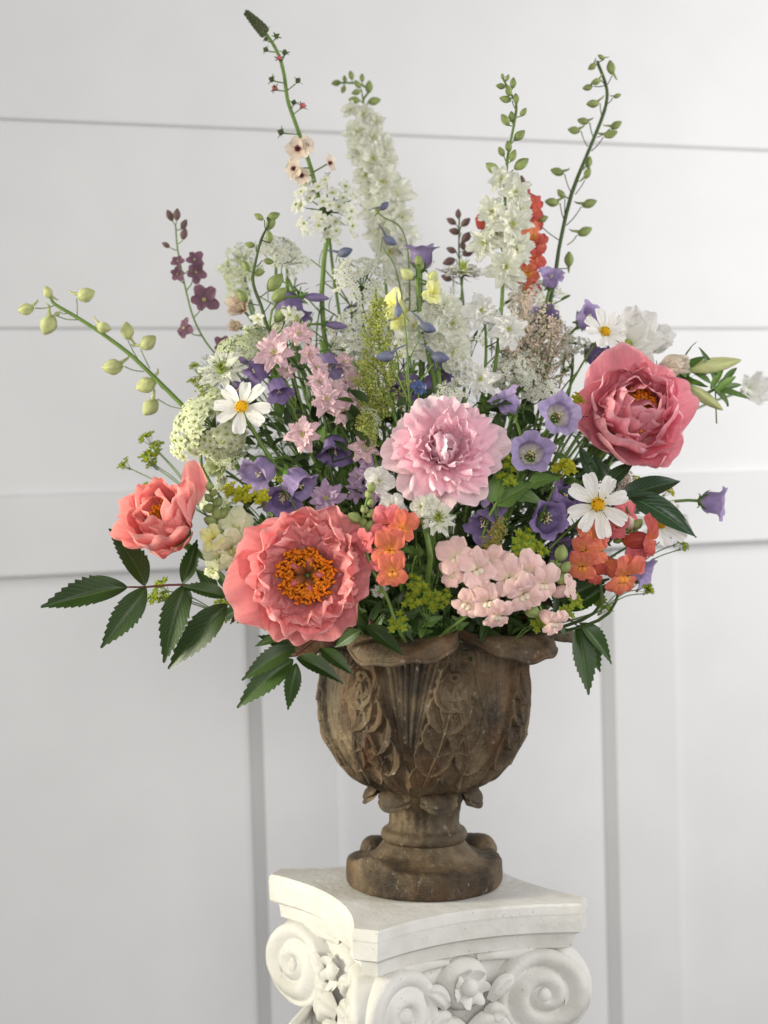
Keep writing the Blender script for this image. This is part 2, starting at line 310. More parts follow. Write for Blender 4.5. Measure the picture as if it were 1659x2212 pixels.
def wbox(name, a0, a1, b0, b1, depth, back=.03, bev=.002, label=None, slope=0):
    b = MB(); y0, y1 = -depth, back; e = bev
    # front face with a small bevel all round; slope widens the left edge into a moulding
    X = [[(a0-slope, y1, b0), (a0-slope, y1, b1), (a1, y1, b1), (a1, y1, b0)],
         [(a0-slope, y0+e+slope*.9, b0), (a0-slope, y0+e+slope*.9, b1), (a1, y0+e, b1), (a1, y0+e, b0)],
         [(a0+e, y0, b0+e), (a0+e, y0, b1-e), (a1-e, y0, b1-e), (a1-e, y0, b0+e)]]
    for i in range(2):
        for j in range(4):
            k = (j+1) % 4; n = b.n; b.v += [X[i][j], X[i][k], X[i+1][k], X[i+1][j]]; b.uv += [(0, 0)]*4; b.n += 4; b.f.append((n, n+1, n+2, n+3)); b.mi.append(0)
    n = b.n; b.v += X[2]; b.uv += [(0, 0)]*4; b.n += 4; b.f.append((n, n+1, n+2, n+3)); b.mi.append(0)
    return add(name, b.mesh(name, M['wall'], False), wall, WMX.copy(), label)
bA = wall_ab(829, 295)[1]; bB = wall_ab(829, 712)[1]; bC = wall_ab(829, 1042)[1]; bD = wall_ab(829, 1206)[1]
g = .0013; step = bA-bB; A0, A1 = -1.6, 2.6
for k in range(-1, 4):
    lo = bB+step*k; hi = lo+step
    if k == -1: lo = bC-.01
    wbox('board', A0, A1, lo+g, hi-g, .012, bev=.0025)
wbox('backing', A0, A1, -2, bB+step*4, .004, .04, 0)
wbox('rail', A0, A1, bD, bC, .034, bev=.004)
def stile(u0, u1, v):
    a0, _ = wall_ab(u0, v); a1, _ = wall_ab(u1, v); return a0, a1
s1 = stile(562, 727, 1700); s2 = stile(1319, 1454, 1700); per = s2[0]-s1[0]; wd = s2[1]-s2[0]
edges = [(s1[0]-per, s1[0]-per+wd), s1, s2, (s2[0]+per, s2[0]+per+wd), (s2[0]+2*per, s2[0]+2*per+wd)]
for a0, a1 in edges: wbox('stile', a0, a1, -1.5, bD-.002, .022, bev=.003, slope=.014)
for i in range(4): wbox('panel', edges[i][1]+.001, edges[i+1][0]-.015, -1.5, bD-.002, 0.0, .02, .001)

# ---------------------------------------------------------------- pedestal
def plaster():
    m, nt, b = new_mat('painted_plaster'); L = nt.links
    tc = N(nt, 'ShaderNodeTexCoord'); nz = N(nt, 'ShaderNodeTexNoise'); nz.inputs['Scale'].default_value = 22; nz.inputs['Detail'].default_value = 6; L.new(tc.outputs['Object'], nz.inputs['Vector'])
    cr = ramp(nt, [(.3, (.58, .565, .52)), (.62, (.70, .69, .66))]); L.new(nz.outputs[0], cr.inputs[0])
    n2 = N(nt, 'ShaderNodeTexNoise'); n2.inputs['Scale'].default_value = 260; n2.inputs['Detail'].default_value = 3; L.new(tc.outputs['Object'], n2.inputs['Vector'])
    pit = N(nt, 'ShaderNodeMapRange'); pit.inputs[1].default_value = .33; pit.inputs[2].default_value = .26; L.new(n2.outputs[0], pit.inputs[0])
    mx = N(nt, 'ShaderNodeMix', data_type='RGBA'); L.new(pit.outputs[0], mx.inputs[0]); L.new(cr.outputs[0], mx.inputs[6]); mx.inputs[7].default_value = (.42, .40, .36, 1)
    L.new(mx.outputs[2], b.inputs['Base Color']); b.inputs['Roughness'].default_value = .75
    n3 = N(nt, 'ShaderNodeTexNoise'); n3.inputs['Scale'].default_value = 90; n3.inputs['Detail'].default_value = 8; L.new(tc.outputs['Object'], n3.inputs['Vector'])
    bp = N(nt, 'ShaderNodeBump'); bp.inputs['Strength'].default_value = .5; bp.inputs['Distance'].default_value = .0025; L.new(n3.outputs[0], bp.inputs['Height']); L.new(bp.outputs[0], b.inputs['Normal'])
    return m
M['plaster'] = plaster()
TH = R(25); PC = Vector((.042, -.012, 0)); HS = .133        # turn, centre and half side of the abacus
ped = thing('pedestal', 'white plaster column with scrolled capital standing under the urn', 'pedestal', (PC.x, PC.y, 0))
PM = Matrix.Translation(PC) @ Matrix.Rotation(TH, 4, 'Z')
def outline(h, conc, ch, n=12):
    pts = []
    for k in range(4):
        for i in range(n+1):
            x = -h+ch+(2*h-2*ch)*i/n; t = x/(h-ch); y = -h+conc*(1-t*t)
            a = k*PI/2; pts.append((x*math.cos(a)-y*math.sin(a), x*math.sin(a)+y*math.cos(a)))
    return pts
def loft(layers, mat, name, jit=0):
    b = MB(); rows = []
    for z, h, c, ch in layers: rows.append([(x, y, z) for x, y in outline(h, c, ch, 24)])
    X = np.array(rows); b.grid(X, 0, True)
    o = outline(layers[-1][1], layers[-1][2], layers[-1][3], 24); n = b.n
    b.v += [(x, y, layers[-1][0]) for x, y in o]; b.uv += [(0, 0)]*len(o); b.n += len(o); b.f.append(tuple(range(n, n+len(o)))); b.mi.append(0)
    o = outline(layers[0][1], layers[0][2], layers[0][3], 24); n = b.n
    b.v += [(x, y, layers[0][0]) for x, y in reversed(o)]; b.uv += [(0, 0)]*len(o); b.n += len(o); b.f.append(tuple(range(n, n+len(o)))); b.mi.append(0)
    me = b.mesh(name, mat, False)
    return me
def ab_layers():
    z = 1.05; h = HS
    return [(z-.032, h-.006, .026, .016), (z-.029, h-.001, .026, .017), (z-.012, h, .026, .018), (z-.010, h+.0005, .026, .018), (z-.0025, h, .026, .018), (z, h-.0022, .026, .018)]
add('abacus', loft(ab_layers(), M['plaster'], 'abacus'), ped, PM)
add('capital_band', loft([(1.05-.050, HS-.02, .024, .012), (1.05-.047, HS-.012, .024, .012), (1.05-.0325, HS-.010, .024, .012)], M['plaster'], 'capital_band'), ped, PM)
add('capital_core', loft([(.78, .07, .004, .025), (.82, .078, .004, .025), (.87, .090, .006, .022), (.915, HS-.036, .012, .024), (.95, HS-.026, .022, .024), (1.05-.0505, HS-.022, .024, .014)], M['plaster'], 'capital_core'), ped, PM)
b = MB(); b.lathe([(0, 0), (.13, 0), (.13, .05), (.115, .07), (.10, .09), (.085, .11), (.082, .4), (.08, .779), (0, .779)], 48); add('shaft', b.mesh('shaft', M['plaster']), ped, PM)
def relief(pts, wd, hgt, n=8, crown=1.0, groove=0):
    """a raised band along a path on the face plane (x, z), standing out to -y"""
    b = MB(); rows = []; m = len(pts)
    for i, (x, z, y) in enumerate(pts):
        x0, z0, _ = pts[max(i-1, 0)]; x1, z1, _ = pts[min(i+1, m-1)]
        t = Vector((x1-x0, z1-z0)); t.normalize(); nx, nz = -t.y, t.x; w_ = wd[i] if hasattr(wd, '__len__') else wd; hh = (hgt[i] if hasattr(hgt, '__len__') else hgt)*min(1, .12+i/3, .12+(m-1-i)/3)
        row = []
        for j in range(n+1):
            s = -1+2*j/n; q = (max(0, 1-abs(s)**2.4))**.6 - groove*math.exp(-(s/.35)**2)
            row.append((x+nx*s*w_, y-hh*q, z+nz*s*w_))
        rows.append(row)
    b.grid(np.array(rows)); return b
def facey(x): t = x/(HS-.03); return -(HS-.018)+.024*max(0, 1-t*t)
def spiral_pts(cx, cz, r0, turns, sgn, y, n=70, start=PI/2):
    out = []
    for i in range(n+1):
        t = i/n; a = start+sgn*turns*2*PI*t; r = r0*(1-t)**.85+.0035
        out.append((cx+r*math.cos(a), cz+r*math.sin(a), y-.008*t-.003*(1-t)))
    return out
for k in range(4):
    FM = PM @ Matrix.Rotation(k*PI/2, 4, 'Z')
    for sg in (-1, 1):
        cx, cz = sg*.080, .957; y = facey(cx)+.004
        disc = MB(); nr, nt2 = 40, 72; Rv = .0465; rr_ = np.linspace(0, 1, nr)[:, None]; th = np.linspace(0, 2*PI, nt2)[None, :]
        ph = 2.3*rr_**.85-sg*(th-PI/2)/(2*PI)*1.0; hgt_ = .0068*(np.abs(np.cos(PI*ph))**.8)*np.clip((1-rr_)/.08, 0, 1)**.5*(rr_ > 0)+.012*(1-rr_**2)**.5*.6
        hgt_ = np.where(rr_ > .985, -.03, hgt_)
        xx = cx+Rv*rr_*np.cos(th); yy_ = -(HS-.018)+.024*np.clip(1-(xx/(HS-.03))**2, -.45, 1); disc.grid(np.stack([xx, yy_-.003-hgt_, cz+Rv*rr_*np.sin(th)], -1))
        vol = add('volute', disc.mesh('volute', M['plaster']), ped, FM)
        eye = MB(); eye.ell((cx, y-.016, cz), (.0085, .0060, .0085), 12, 8); add('scroll_eye', eye.mesh('scroll_eye', M['plaster']), vol, FM)
        # band running from the scroll up under the abacus to the middle
        pts = [(cx*(1-t), cz+.043-.006*t*t, facey(cx*(1-t))+.001) for t in np.linspace(-.05, .80, 16)]
        rb = relief(pts, [.0085*(.4+.6*math.sin(PI*min(1, .25+.75*i/15))) for i in range(16)], .0065); add('scroll_band', rb.mesh('scroll_band', M['plaster']), ped, FM)
    # rosette on the middle of the face
    rb = MB()
    for q in range(7):
        a = q*2*PI/7+.2; X = petal_grid(L=.024, W=.019, cup=-.9, bend=.5, ruffle=.03, seed=q, nu=7, nv=7)
        rb.grid(xf(X, Matrix.Translation((0, facey(0)-.010, .972)) @ Matrix.Rotation(R(90), 4, 'X') @ Matrix.Rotation(a, 4, 'Z') @ Matrix.Rotation(.25, 4, 'X')))
    rb.ell((0, facey(0)-.014, .972), (.0095, .008, .0095), 10, 8); rb.ell((0, facey(0)+.004, .972), (.03, .016, .028), 16, 8)
    add('rosette', rb.mesh('rosette', M['plaster']), ped, FM)
    # acanthus sweep and swags between the scrolls
    for sg in (-1, 1):
        for j, (x0, z0, x1, z1, bul, wv, hg) in enumerate(((.004, .925, .062, .895, .018, .012, .014), (.008, .90, .055, .868, .012, .012, .014), (.002, .885, .030, .845, .006, .011, .016),
                (.024, .955, .05, .975, .006, .007, .010), (.02, .94, .046, .93, .006, .009, .012), (.05, .905, .04, .86, -.012, .008, .012))):
            pts = []
            for t in np.linspace(0, 1, 14):
                x = x0+(x1-x0)*t; z = z0+(z1-z0)*t+bul*math.sin(PI*t); base = -(.112-.02*(.96-z)/.1)+.0 if z < .96 else facey(x)
                pts.append((sg*x, z, -(.090+.16*max(0, z-.87))))
            wl = [1.35*wv*(.25+.75*math.sin(PI*min(1, .12+t*.84))) for t in np.linspace(0, 1, 14)]
            rb = relief(pts, wl, hg*.75, 10, groove=.3); add('acanthus_leaf', rb.mesh('acanthus_leaf', M['plaster']), ped, FM)
    # corner bell-flower drop under each chamfered corner
    KM = PM @ Matrix.Rotation(k*PI/2+PI/4, 4, 'Z'); rb = MB(); yy = -(HS-.02)*1.26
    for (z, rx, rz, dx) in ((.985, .010, .010, .0), (.972, .013, .011, .005), (.958, .012, .013, -.004), (.938, .011, .014, .003), (.915, .016, .018, 0), (.89, .018, .02, -.002), (.865, .014, .018, .002)):
        rb.ell((dx, yy+.005+(.985-z)*.22, z), (rx, rx*1.1, rz), 12, 8)
    for q in range(9):
        a = (q-4)*.16; rb.tube([(0, yy+.03, .93), (a*.10, yy+.014, .90), (a*.16, yy+.020, .86), (a*.15, yy+.035, .81)], [.003, .006, .006, .002], 8)
    add('corner_drop', rb.mesh('corner_drop', M['plaster']), ped, KM)

# ---------------------------------------------------------------- urn
def urn_mat():
    m, nt, b = new_mat('aged_terracotta'); L = nt.links
    tc = N(nt, 'ShaderNodeTexCoord')
    def nz(scale, det=6, z=1.0, off=0):
        mp = N(nt, 'ShaderNodeMapping'); mp.inputs[3].default_value = (1, 1, z); mp.inputs[1].default_value = (off, off, 0); L.new(tc.outputs['Object'], mp.inputs[0])
        n = N(nt, 'ShaderNodeTexNoise'); n.inputs['Scale'].default_value = scale; n.inputs['Detail'].default_value = det; n.inputs['Roughness'].default_value = .62; L.new(mp.outputs[0], n.inputs['Vector']); return n
    a = nz(20, 7, .8); cr = ramp(nt, [(.32, (.018, .012, .006)), (.45, (.058, .038, .019)), (.55, (.110, .074, .040)), (.68, (.190, .140, .082))]); L.new(a.outputs[0], cr.inputs[0])
    o = nz(13, 6, .65, 5.3); orng = N(nt, 'ShaderNodeMapRange'); orng.inputs[1].default_value = .53; orng.inputs[2].default_value = .68; orng.inputs[4].default_value = .5; L.new(o.outputs[0], orng.inputs[0])
    m1 = N(nt, 'ShaderNodeMix', data_type='RGBA'); L.new(orng.outputs[0], m1.inputs[0]); L.new(cr.outputs[0], m1.inputs[6]); m1.inputs[7].default_value = (.17, .070, .022, 1)
    g_ = nz(9, 6, .8, 11.7); gr = N(nt, 'ShaderNodeMapRange'); gr.inputs[1].default_value = .5; gr.inputs[2].default_value = .68; gr.inputs[4].default_value = .65; L.new(g_.outputs[0], gr.inputs[0])
    m2 = N(nt, 'ShaderNodeMix', data_type='RGBA'); L.new(gr.outputs[0], m2.inputs[0]); L.new(m1.outputs[2], m2.inputs[6]); m2.inputs[7].default_value = (.105, .095, .062, 1)
    w_ = nz(150, 4, .7, 3.1); wr = N(nt, 'ShaderNodeMapRange'); wr.inputs[1].default_value = .62; wr.inputs[2].default_value = .72; wr.inputs[4].default_value = .5; L.new(w_.outputs[0], wr.inputs[0])
    m3 = N(nt, 'ShaderNodeMix', data_type='RGBA'); L.new(wr.outputs[0], m3.inputs[0]); L.new(m2.outputs[2], m3.inputs[6]); m3.inputs[7].default_value = (.36, .31, .25, 1)
    L.new(m3.outputs[2], b.inputs['Base Color']); b.inputs['Roughness'].default_value = .62; b.inputs['Specular IOR Level'].default_value = .35
    f = nz(110, 9, 1.0); bp = N(nt, 'ShaderNodeBump'); bp.inputs['Strength'].default_value = .8; bp.inputs['Distance'].default_value = .0045; L.new(f.outputs[0], bp.inputs['Height']); L.new(bp.outputs[0], b.inputs['Normal'])
    return m
M['urn'] = urn_mat()
urn = thing('urn', 'weathered brown terracotta urn carved with acanthus leaves, standing on the white column', 'urn', URN)
UM = Matrix.Translation((URN.x, URN.y, 0))
NL = 7; TH0 = R(-90-11)                       # seven lobes, one just left of the front
def lathe_part(name, prof, nth, nz_, fn=None, parent=urn):
    zs = np.linspace(0, 1, nz_); pr = np.array(prof); cum = np.concatenate([[0], np.cumsum(np.hypot(np.diff(pr[:, 0]), np.diff(pr[:, 1])))]); cum /= cum[-1]
    r = np.interp(zs, cum, pr[:, 0]); z = np.interp(zs, cum, pr[:, 1])
    k = np.array([1, 2, 3, 2, 1])/9.0
    if nz_ > 30:
        r = np.convolve(np.pad(r, 2, 'edge'), k, 'valid'); z = np.convolve(np.pad(z, 2, 'edge'), k, 'valid')
    th = np.linspace(0, 2*PI, nth, endpoint=False); TT, ZZ = np.meshgrid(th, z); RR = np.repeat(r[:, None], nth, 1)
    if fn is not None: RR, ZZ = fn(TT, ZZ, RR)
    b = MB(); b.grid(np.stack([RR*np.cos(TT), RR*np.sin(TT), ZZ], -1), 0, True); return add(name, b.mesh(name, M['urn']), parent, UM)
def lumps(T, Z, amp, seed=0):
    r = np.random.default_rng(seed); h = 0*T
    for i in range(14):
        k = r.integers(2, 18); kz = r.uniform(20, 160); h = h+np.sin(k*T+r.uniform(0, 6))*np.sin(kz*Z+r.uniform(0, 6))/(1+k*.12)
    return h*amp/5
def strokes(TT, ZZ, lst, Rm=.11):
    """height of raised leaf strokes on the (angle, height) sheet"""
    H = np.zeros_like(TT)
    for pts, wd, hg, gr in lst:
        pts = np.array(pts); W_ = max(wd); am = (pts[:, 0].min()+pts[:, 0].max())/2; half = (pts[:, 0].max()-pts[:, 0].min())/2+W_/Rm*1.2
        c0 = int(np.floor((((am-half) % (2*PI))/(2*PI))*TT.shape[1])); nc = int(np.ceil(half*2/(2*PI)*TT.shape[1]))+2
        cols = (c0+np.arange(nc)) % TT.shape[1]; zc = ZZ[:, 0]; rows = np.where((zc > pts[:, 1].min()-W_*1.2) & (zc < pts[:, 1].max()+W_*1.2))[0]
        if len(rows) == 0: continue
        sub_ = np.ix_(rows, cols); X = ((TT[sub_]-am+PI) % (2*PI)-PI)*Rm; Y = ZZ[sub_]; best = np.full(X.shape, 9.0); sgn = np.zeros(X.shape)
        for i in range(len(pts)-1):
            x0, z0, x1, z1 = (pts[i, 0]-am)*Rm, pts[i, 1], (pts[i+1, 0]-am)*Rm, pts[i+1, 1]; ex, ez = x1-x0, z1-z0
            t = np.clip(((X-x0)*ex+(Y-z0)*ez)/(ex*ex+ez*ez+1e-12), 0, 1); d = np.hypot(X-x0-t*ex, Y-z0-t*ez)/(wd[i]+(wd[i+1]-wd[i])*t+1e-6); sg_ = np.sign((X-x0)*ez-(Y-z0)*ex); up_ = d < best; sgn[up_] = sg_[up_]; best = np.minimum(best, d)
        if gr < 0: s_ = np.clip(best, 0, 1)*sgn*(1 if gr > -1.5 else -1); h = np.where(best < 1, hg*(.22+.78*((s_+1)/2)**1.2)*np.clip((1-best)/.12, 0, 1)**.5*(1-.22*np.exp(-(best/.12)**2)), 0)
        else: h = hg*(np.clip(1-best**2, 0, 1)**.55)*(1-gr*np.exp(-(best/.3)**2))
        H[sub_] = np.maximum(H[sub_], h)
    return H
def leaf_strokes():
    out = []; sec = 2*PI/NL; rb_ = [1, .6, 1.15, .75, .9]
    for k in range(NL):
        ac = TH0+k*sec
        # fan of ribs rising to each lobe
        for j in range(-5, 6):
            sp = j/5.0
            pts = [(ac+sp*(.05+.36*t**1.6)*.78, 1.150+.155*t) for t in np.linspace(0, 1, 9)]
            out.append((pts, [.0020+.0016*t for t in np.linspace(0, 1, 9)], .0026*rb_[(j+k) % 5], 0))
        av = ac+sec/2
        for j in range(-3, 4):
            sp = j/3.0; out.append(([(av+sp*(.03+.13*t), 1.158+.150*t) for t in np.linspace(0, 1, 8)], [.0018+.0014*t for t in np.linspace(0, 1, 8)], .0022*rb_[(j+k) % 5], 0))
        for side in (-1, 1):                      # upright leaf in the valley between two lobes
            for q_ in range(4):
                z0 = 1.170+.026*q_; ln = .034-.004*q_; an = R(40)*side
                out.append(([(av+math.sin(an*(1-.6*t))*ln*t/.11, z0+math.cos(an*(1-.6*t))*ln*t) for t in np.linspace(0, 1, 6)], [.0014+.0062*math.sin(PI*(.12+.88*t)) for t in np.linspace(0, 1, 6)], .0062, -1 if side > 0 else -2))
        for sg in (-1, 1):
            # curling leaf stalk beside the fan
            base = ac+sg*.10; st = []
            for t in np.linspace(0, 1, 12): st.append((base+sg*(.0+.34*t**1.1+.07*math.sin(PI*t)), 1.150+.125*t))
            out.append(([(a+sg*.02, z) for a, z in st], [.006+.020*math.sin(PI*(.08+.84*t)) for t in np.linspace(0, 1, 12)], .0034, 0))
            out.append((st, [.0045*(1-.5*t) for t in np.linspace(0, 1, 12)], .0088, .3))
            rr = random.Random(k*2+sg)
            for i in (1, 3, 5, 7, 9, 10):
                a, z = st[i]
                for side in (-1, 1):
                    ln = .046*(1-.30*abs(i-5)/7)*(1 if side*sg > 0 else .8)*rr.uniform(.85, 1.15)
                    pts = []; an = R(66 if side*sg > 0 else 56)*side*1.0
                    for t in np.linspace(0, 1, 6):
                        q = an*(1-.75*t)
                        pts.append((a+math.sin(q)*ln*t/.11, z+math.cos(q)*ln*t+.003*t))
                    wl = [.0016+.0085*math.sin(PI*(.12+.88*t)) for t in np.linspace(0, 1, 6)]
                    out.append((pts, wl, .0090*rr.uniform(.8, 1.15), -1 if side > 0 else -2))
            # small scroll at the stalk's end
            a, z = st[-1]; sc_ = []
            for t in np.linspace(0, 1, 10):
                q = t*4.6; rr_ = .009*(1-t*.7); sc_.append((a+sg*(rr_*math.sin(q))/.11, z+.004+rr_*(1-math.cos(q))*.8))
            out.append((sc_, [.0030]*10, .0065, 0))
    return out
LST = leaf_strokes()
def bowl_fn(T, Z, Rr):
    fade = np.clip((Z-1.152)/.012, 0, 1)*np.clip((1.318-Z)/.012, 0, 1)
    H = strokes(T, Z, LST); k = np.array([1, 2, 1])/4.0
    H = (np.roll(H, 1, 1)+3*H+np.roll(H, -1, 1))/5
    fine = lumps(T*3, Z*2.5, .0007, 8)*fade
    return Rr-.0022+H*fade*1.15+fine+lumps(T, Z, .0016, 3), Z
lathe_part('bowl', [(.036, 1.134), (.038, 1.142), (.044, 1.148), (.054, 1.153), (.064, 1.159), (.075, 1.168), (.0875, 1.182), (.0970, 1.198), (.1038, 1.212), (.1075, 1.230), (.1088, 1.250), (.1075, 1.268), (.1065, 1.284), (.1080, 1.300), (.1130, 1.316), (.118, 1.324)], 1100, 380, bowl_fn)
def neck_fn(T, Z, Rr):
    q = np.clip((Z-1.108)/.01, 0, 1)
    return Rr+q*.0006*np.sin(T*26)+q*.0010*np.sin(T*9+Z*90)+lumps(T, Z, .0014, 5), Z
lathe_part('neck', [(.047, 1.089), (.0435, 1.094), (.042, 1.0965), (.0455, 1.0985), (.0470, 1.103), (.0455, 1.108), (.0395, 1.111), (.0368, 1.116), (.0365, 1.124), (.039, 1.136), (.044, 1.147), (.050, 1.157)], 260, 90, neck_fn)
def foot_fn(T, Z, Rr):
    up = np.clip((Z-1.066)/.012, 0, 1)*np.clip((1.090-Z)/.01, 0, 1)
    c = np.clip(np.cos(2*(T-R(45))), 0, 1)**5
    out = np.clip((Rr-.05)/.03, 0, 1)
    Z2 = Z+out*up*.0+out*c*.012*np.clip((Z-1.06)/.012, 0, 1)-out*.004*np.clip(-np.cos(2*(T-R(45))), 0, 1)*np.clip((Z-1.066)/.012, 0, 1)
    return Rr+lumps(T, Z, .0012, 9)+.0006*np.sin(T*33+Z*300)*up, Z2+lumps(T, Rr, .0010, 12)*out*(Z > 1.058)
lathe_part('foot', [(0, 1.0504), (.080, 1.0504), (.0835, 1.053), (.0845, 1.060), (.0840, 1.0740), (.0820, 1.0785), (.078, 1.0800), (.068, 1.0790), (.058, 1.081), (.051, 1.086), (.046, 1.093), (.043, 1.097)], 420, 130, foot_fn)
for a, r_, s_ in ((36, .077, 1.25), (140, .068, 1.1)):   # scrolled knobs on the foot
    b = MB(); q = Matrix.Translation((r_*math.cos(R(a)), r_*math.sin(R(a)), 1.0765)) @ Matrix.Rotation(R(a), 4, 'Z')
    X = []; rows = 12; 
    b.ell((0, 0, 0), (.014*s_, .019*s_, .013*s_), 16, 12, mat=None); b.ell((.006, 0, .002), (.009*s_, .014*s_, .0105*s_), 14, 10)
    me = b.mesh('foot_scroll', M['urn']); add('foot_scroll', me, urn, UM @ q)
# curled leaf tips under the bowl
for k in range(7):
    a = TH0+R(25.7)+k*2*PI/7; b = MB()
    X = petal_grid(L=.034, W=.044, prof='wide', bend0=.35, bend=-1.9, cup=-.7, ruffle=.03, seed=k, nu=13, nv=12)
    b.grid(X); X2 = X.copy(); X2[..., 2] -= .006; b.grid(X2)
    add('leaf_tip', b.mesh('leaf_tip', M['urn']), urn, UM @ Matrix.Rotation(a-PI/2, 4, 'Z') @ Matrix.Translation((0, .042, 1.1575)))
# lobed, drooping rim
def rim():
    nth, nr = 560, 34; th = np.linspace(0, 2*PI, nth, endpoint=False); rows = []
    ph = NL*(th-TH0)/2; lobe = np.abs(np.cos(ph))**.62; r_ = np.random.default_rng(4)
    lobe = lobe*(1+.06*np.sin(3*th+1)+.04*np.sin(5*th))
    def pt(t, off):    # t 0 inner edge .. 1 outer edge
        ext = .010+.054*lobe
        r = .112+ext*np.sin(t*PI/2*1.0)**.9; z = 1.320+.012*np.sin(PI*min(t*1.1, 1))*(1-.3*lobe) - .013*lobe*t**2.2+.010*(1-lobe)*t
        tz = t
        z = z-.004*lobe*np.exp(-((t-.6)/.25)**2)+.0012*np.sin(th*31+t*9)*t+.0018*np.sin(th*13+t*5)*t
        return r+off*.0, z-off
    for t in np.linspace(0, 1, nr): r, z = pt(t, 0); rows.append(np.stack([r*np.cos(th), r*np.sin(th), z], -1))
    for a in np.linspace(0, PI, 7)[1:]:
        r, z = pt(1, 0); rows.append(np.stack([(r+.0022*math.sin(a))*np.cos(th), (r+.0022*math.sin(a))*np.sin(th), z-.0025*(1-math.cos(a))], -1))
    for t in np.linspace(1, 0, nr)[1:]: r, z = pt(t, .0040+.006*(1-t)); rows.append(np.stack([r*np.cos(th), r*np.sin(th), z], -1))
    X = np.array(rows); X += (np.random.default_rng(1).normal(0, 1, X.shape)*.0)
    b = MB(); b.grid(X, 0, True); return b.mesh('rim', M['urn'])
add('rim', rim(), urn, UM)
b = MB(); b.lathe([(.119, 1.325), (.104, 1.318), (.10, 1.28), (.09, 1.22), (.05, 1.18), (0, 1.175)], 64); add('inner_wall', b.mesh('inner_wall', M['urn']), urn, UM)
# floral foam the stems are pushed into
b = MB(); X = np.array([[(r*math.cos(a)*(1), r*math.sin(a), 1.30-.25*r+.002*math.sin(a*9+r*90)) for a in np.linspace(0, 2*PI, 40, endpoint=False)] for r in np.linspace(0, .098, 12)]); b.grid(X, 0, True)
M['foam'] = plain_mat('floral_foam', (34, 50, 30), .9, .2, 300)
o = add('floral_foam', b.mesh('floral_foam', M['foam']), None, UM.copy()); o['label'] = 'dark green floral foam inside the urn holding all the stems'; o['category'] = 'foam'
# ---------------------------------------------------------------- flower parts
def lib(mat, prefix='petal', n=4, **k):
    return cached((mat, prefix, tuple(sorted(k.items())), n), lambda: [petal_mesh(prefix, M[mat], seed=i*7+3, **k) for i in range(n)])
def pick(l): return random.choice(l)
jr = lambda a: random.uniform(-a, a)
def stem_part(t, tubes, mat='stem', name='stem', sides=6):
    b = MB()
    for pts, r in tubes:
        n = len(pts); rr = r if hasattr(r, '__len__') else [r]*n
        if len(rr) == 2: rr = [rr[0]+(rr[1]-rr[0])*i/(n-1) for i in range(n)]
        b.tube(pts, rr, sides)
    return add(name, b.mesh(name, M[mat]), t, Matrix.Identity(4))
def bud_mesh(mat, ratio=.27, spur=0.0):
    def f():
        b = MB(); pr = [(0, 0), (.10, .02), (.26, .14), (.40, .34), (.42, .52), (.33, .72), (.19, .88), (.07, .98), (0, 1.0)]
        X = np.array([[(r*ratio/.42*1.15*(1-.10*abs(math.cos(2.5*k*2*PI/15))**3)*math.cos(k*2*PI/15), r*ratio/.42*1.15*(1-.10*abs(math.cos(2.5*k*2*PI/15))**3)*math.sin(k*2*PI/15), z) for k in range(16)] for r, z in pr])
        b.grid(X)
        if spur: b.tube([(.05, 0, .3), (.25, 0, .0), (.42, 0, -.25), (.60, 0, -spur)], [.13, .09, .06, .02], 6)
        return b.mesh('bud', M[mat])
    return cached(('bud', mat, ratio, spur), f)
def star_calyx(mat='calyx'):
    def f():
        b = MB()
        for i in range(5):
            X = petal_grid(L=1, W=.42, prof='point', nu=5, nv=6, tipround=0, bend=-.5, cup=.5, ruffle=.03, seed=i)
            b.grid(xf(X, Matrix.Rotation(i*2*PI/5, 4, 'Z') @ Matrix.Rotation(R(35), 4, 'X')))
        b.ell((0, 0, 0), (.2, .2, .2), 8, 5); return b.mesh('calyx', M[mat])
    return cached(('star', mat), f)
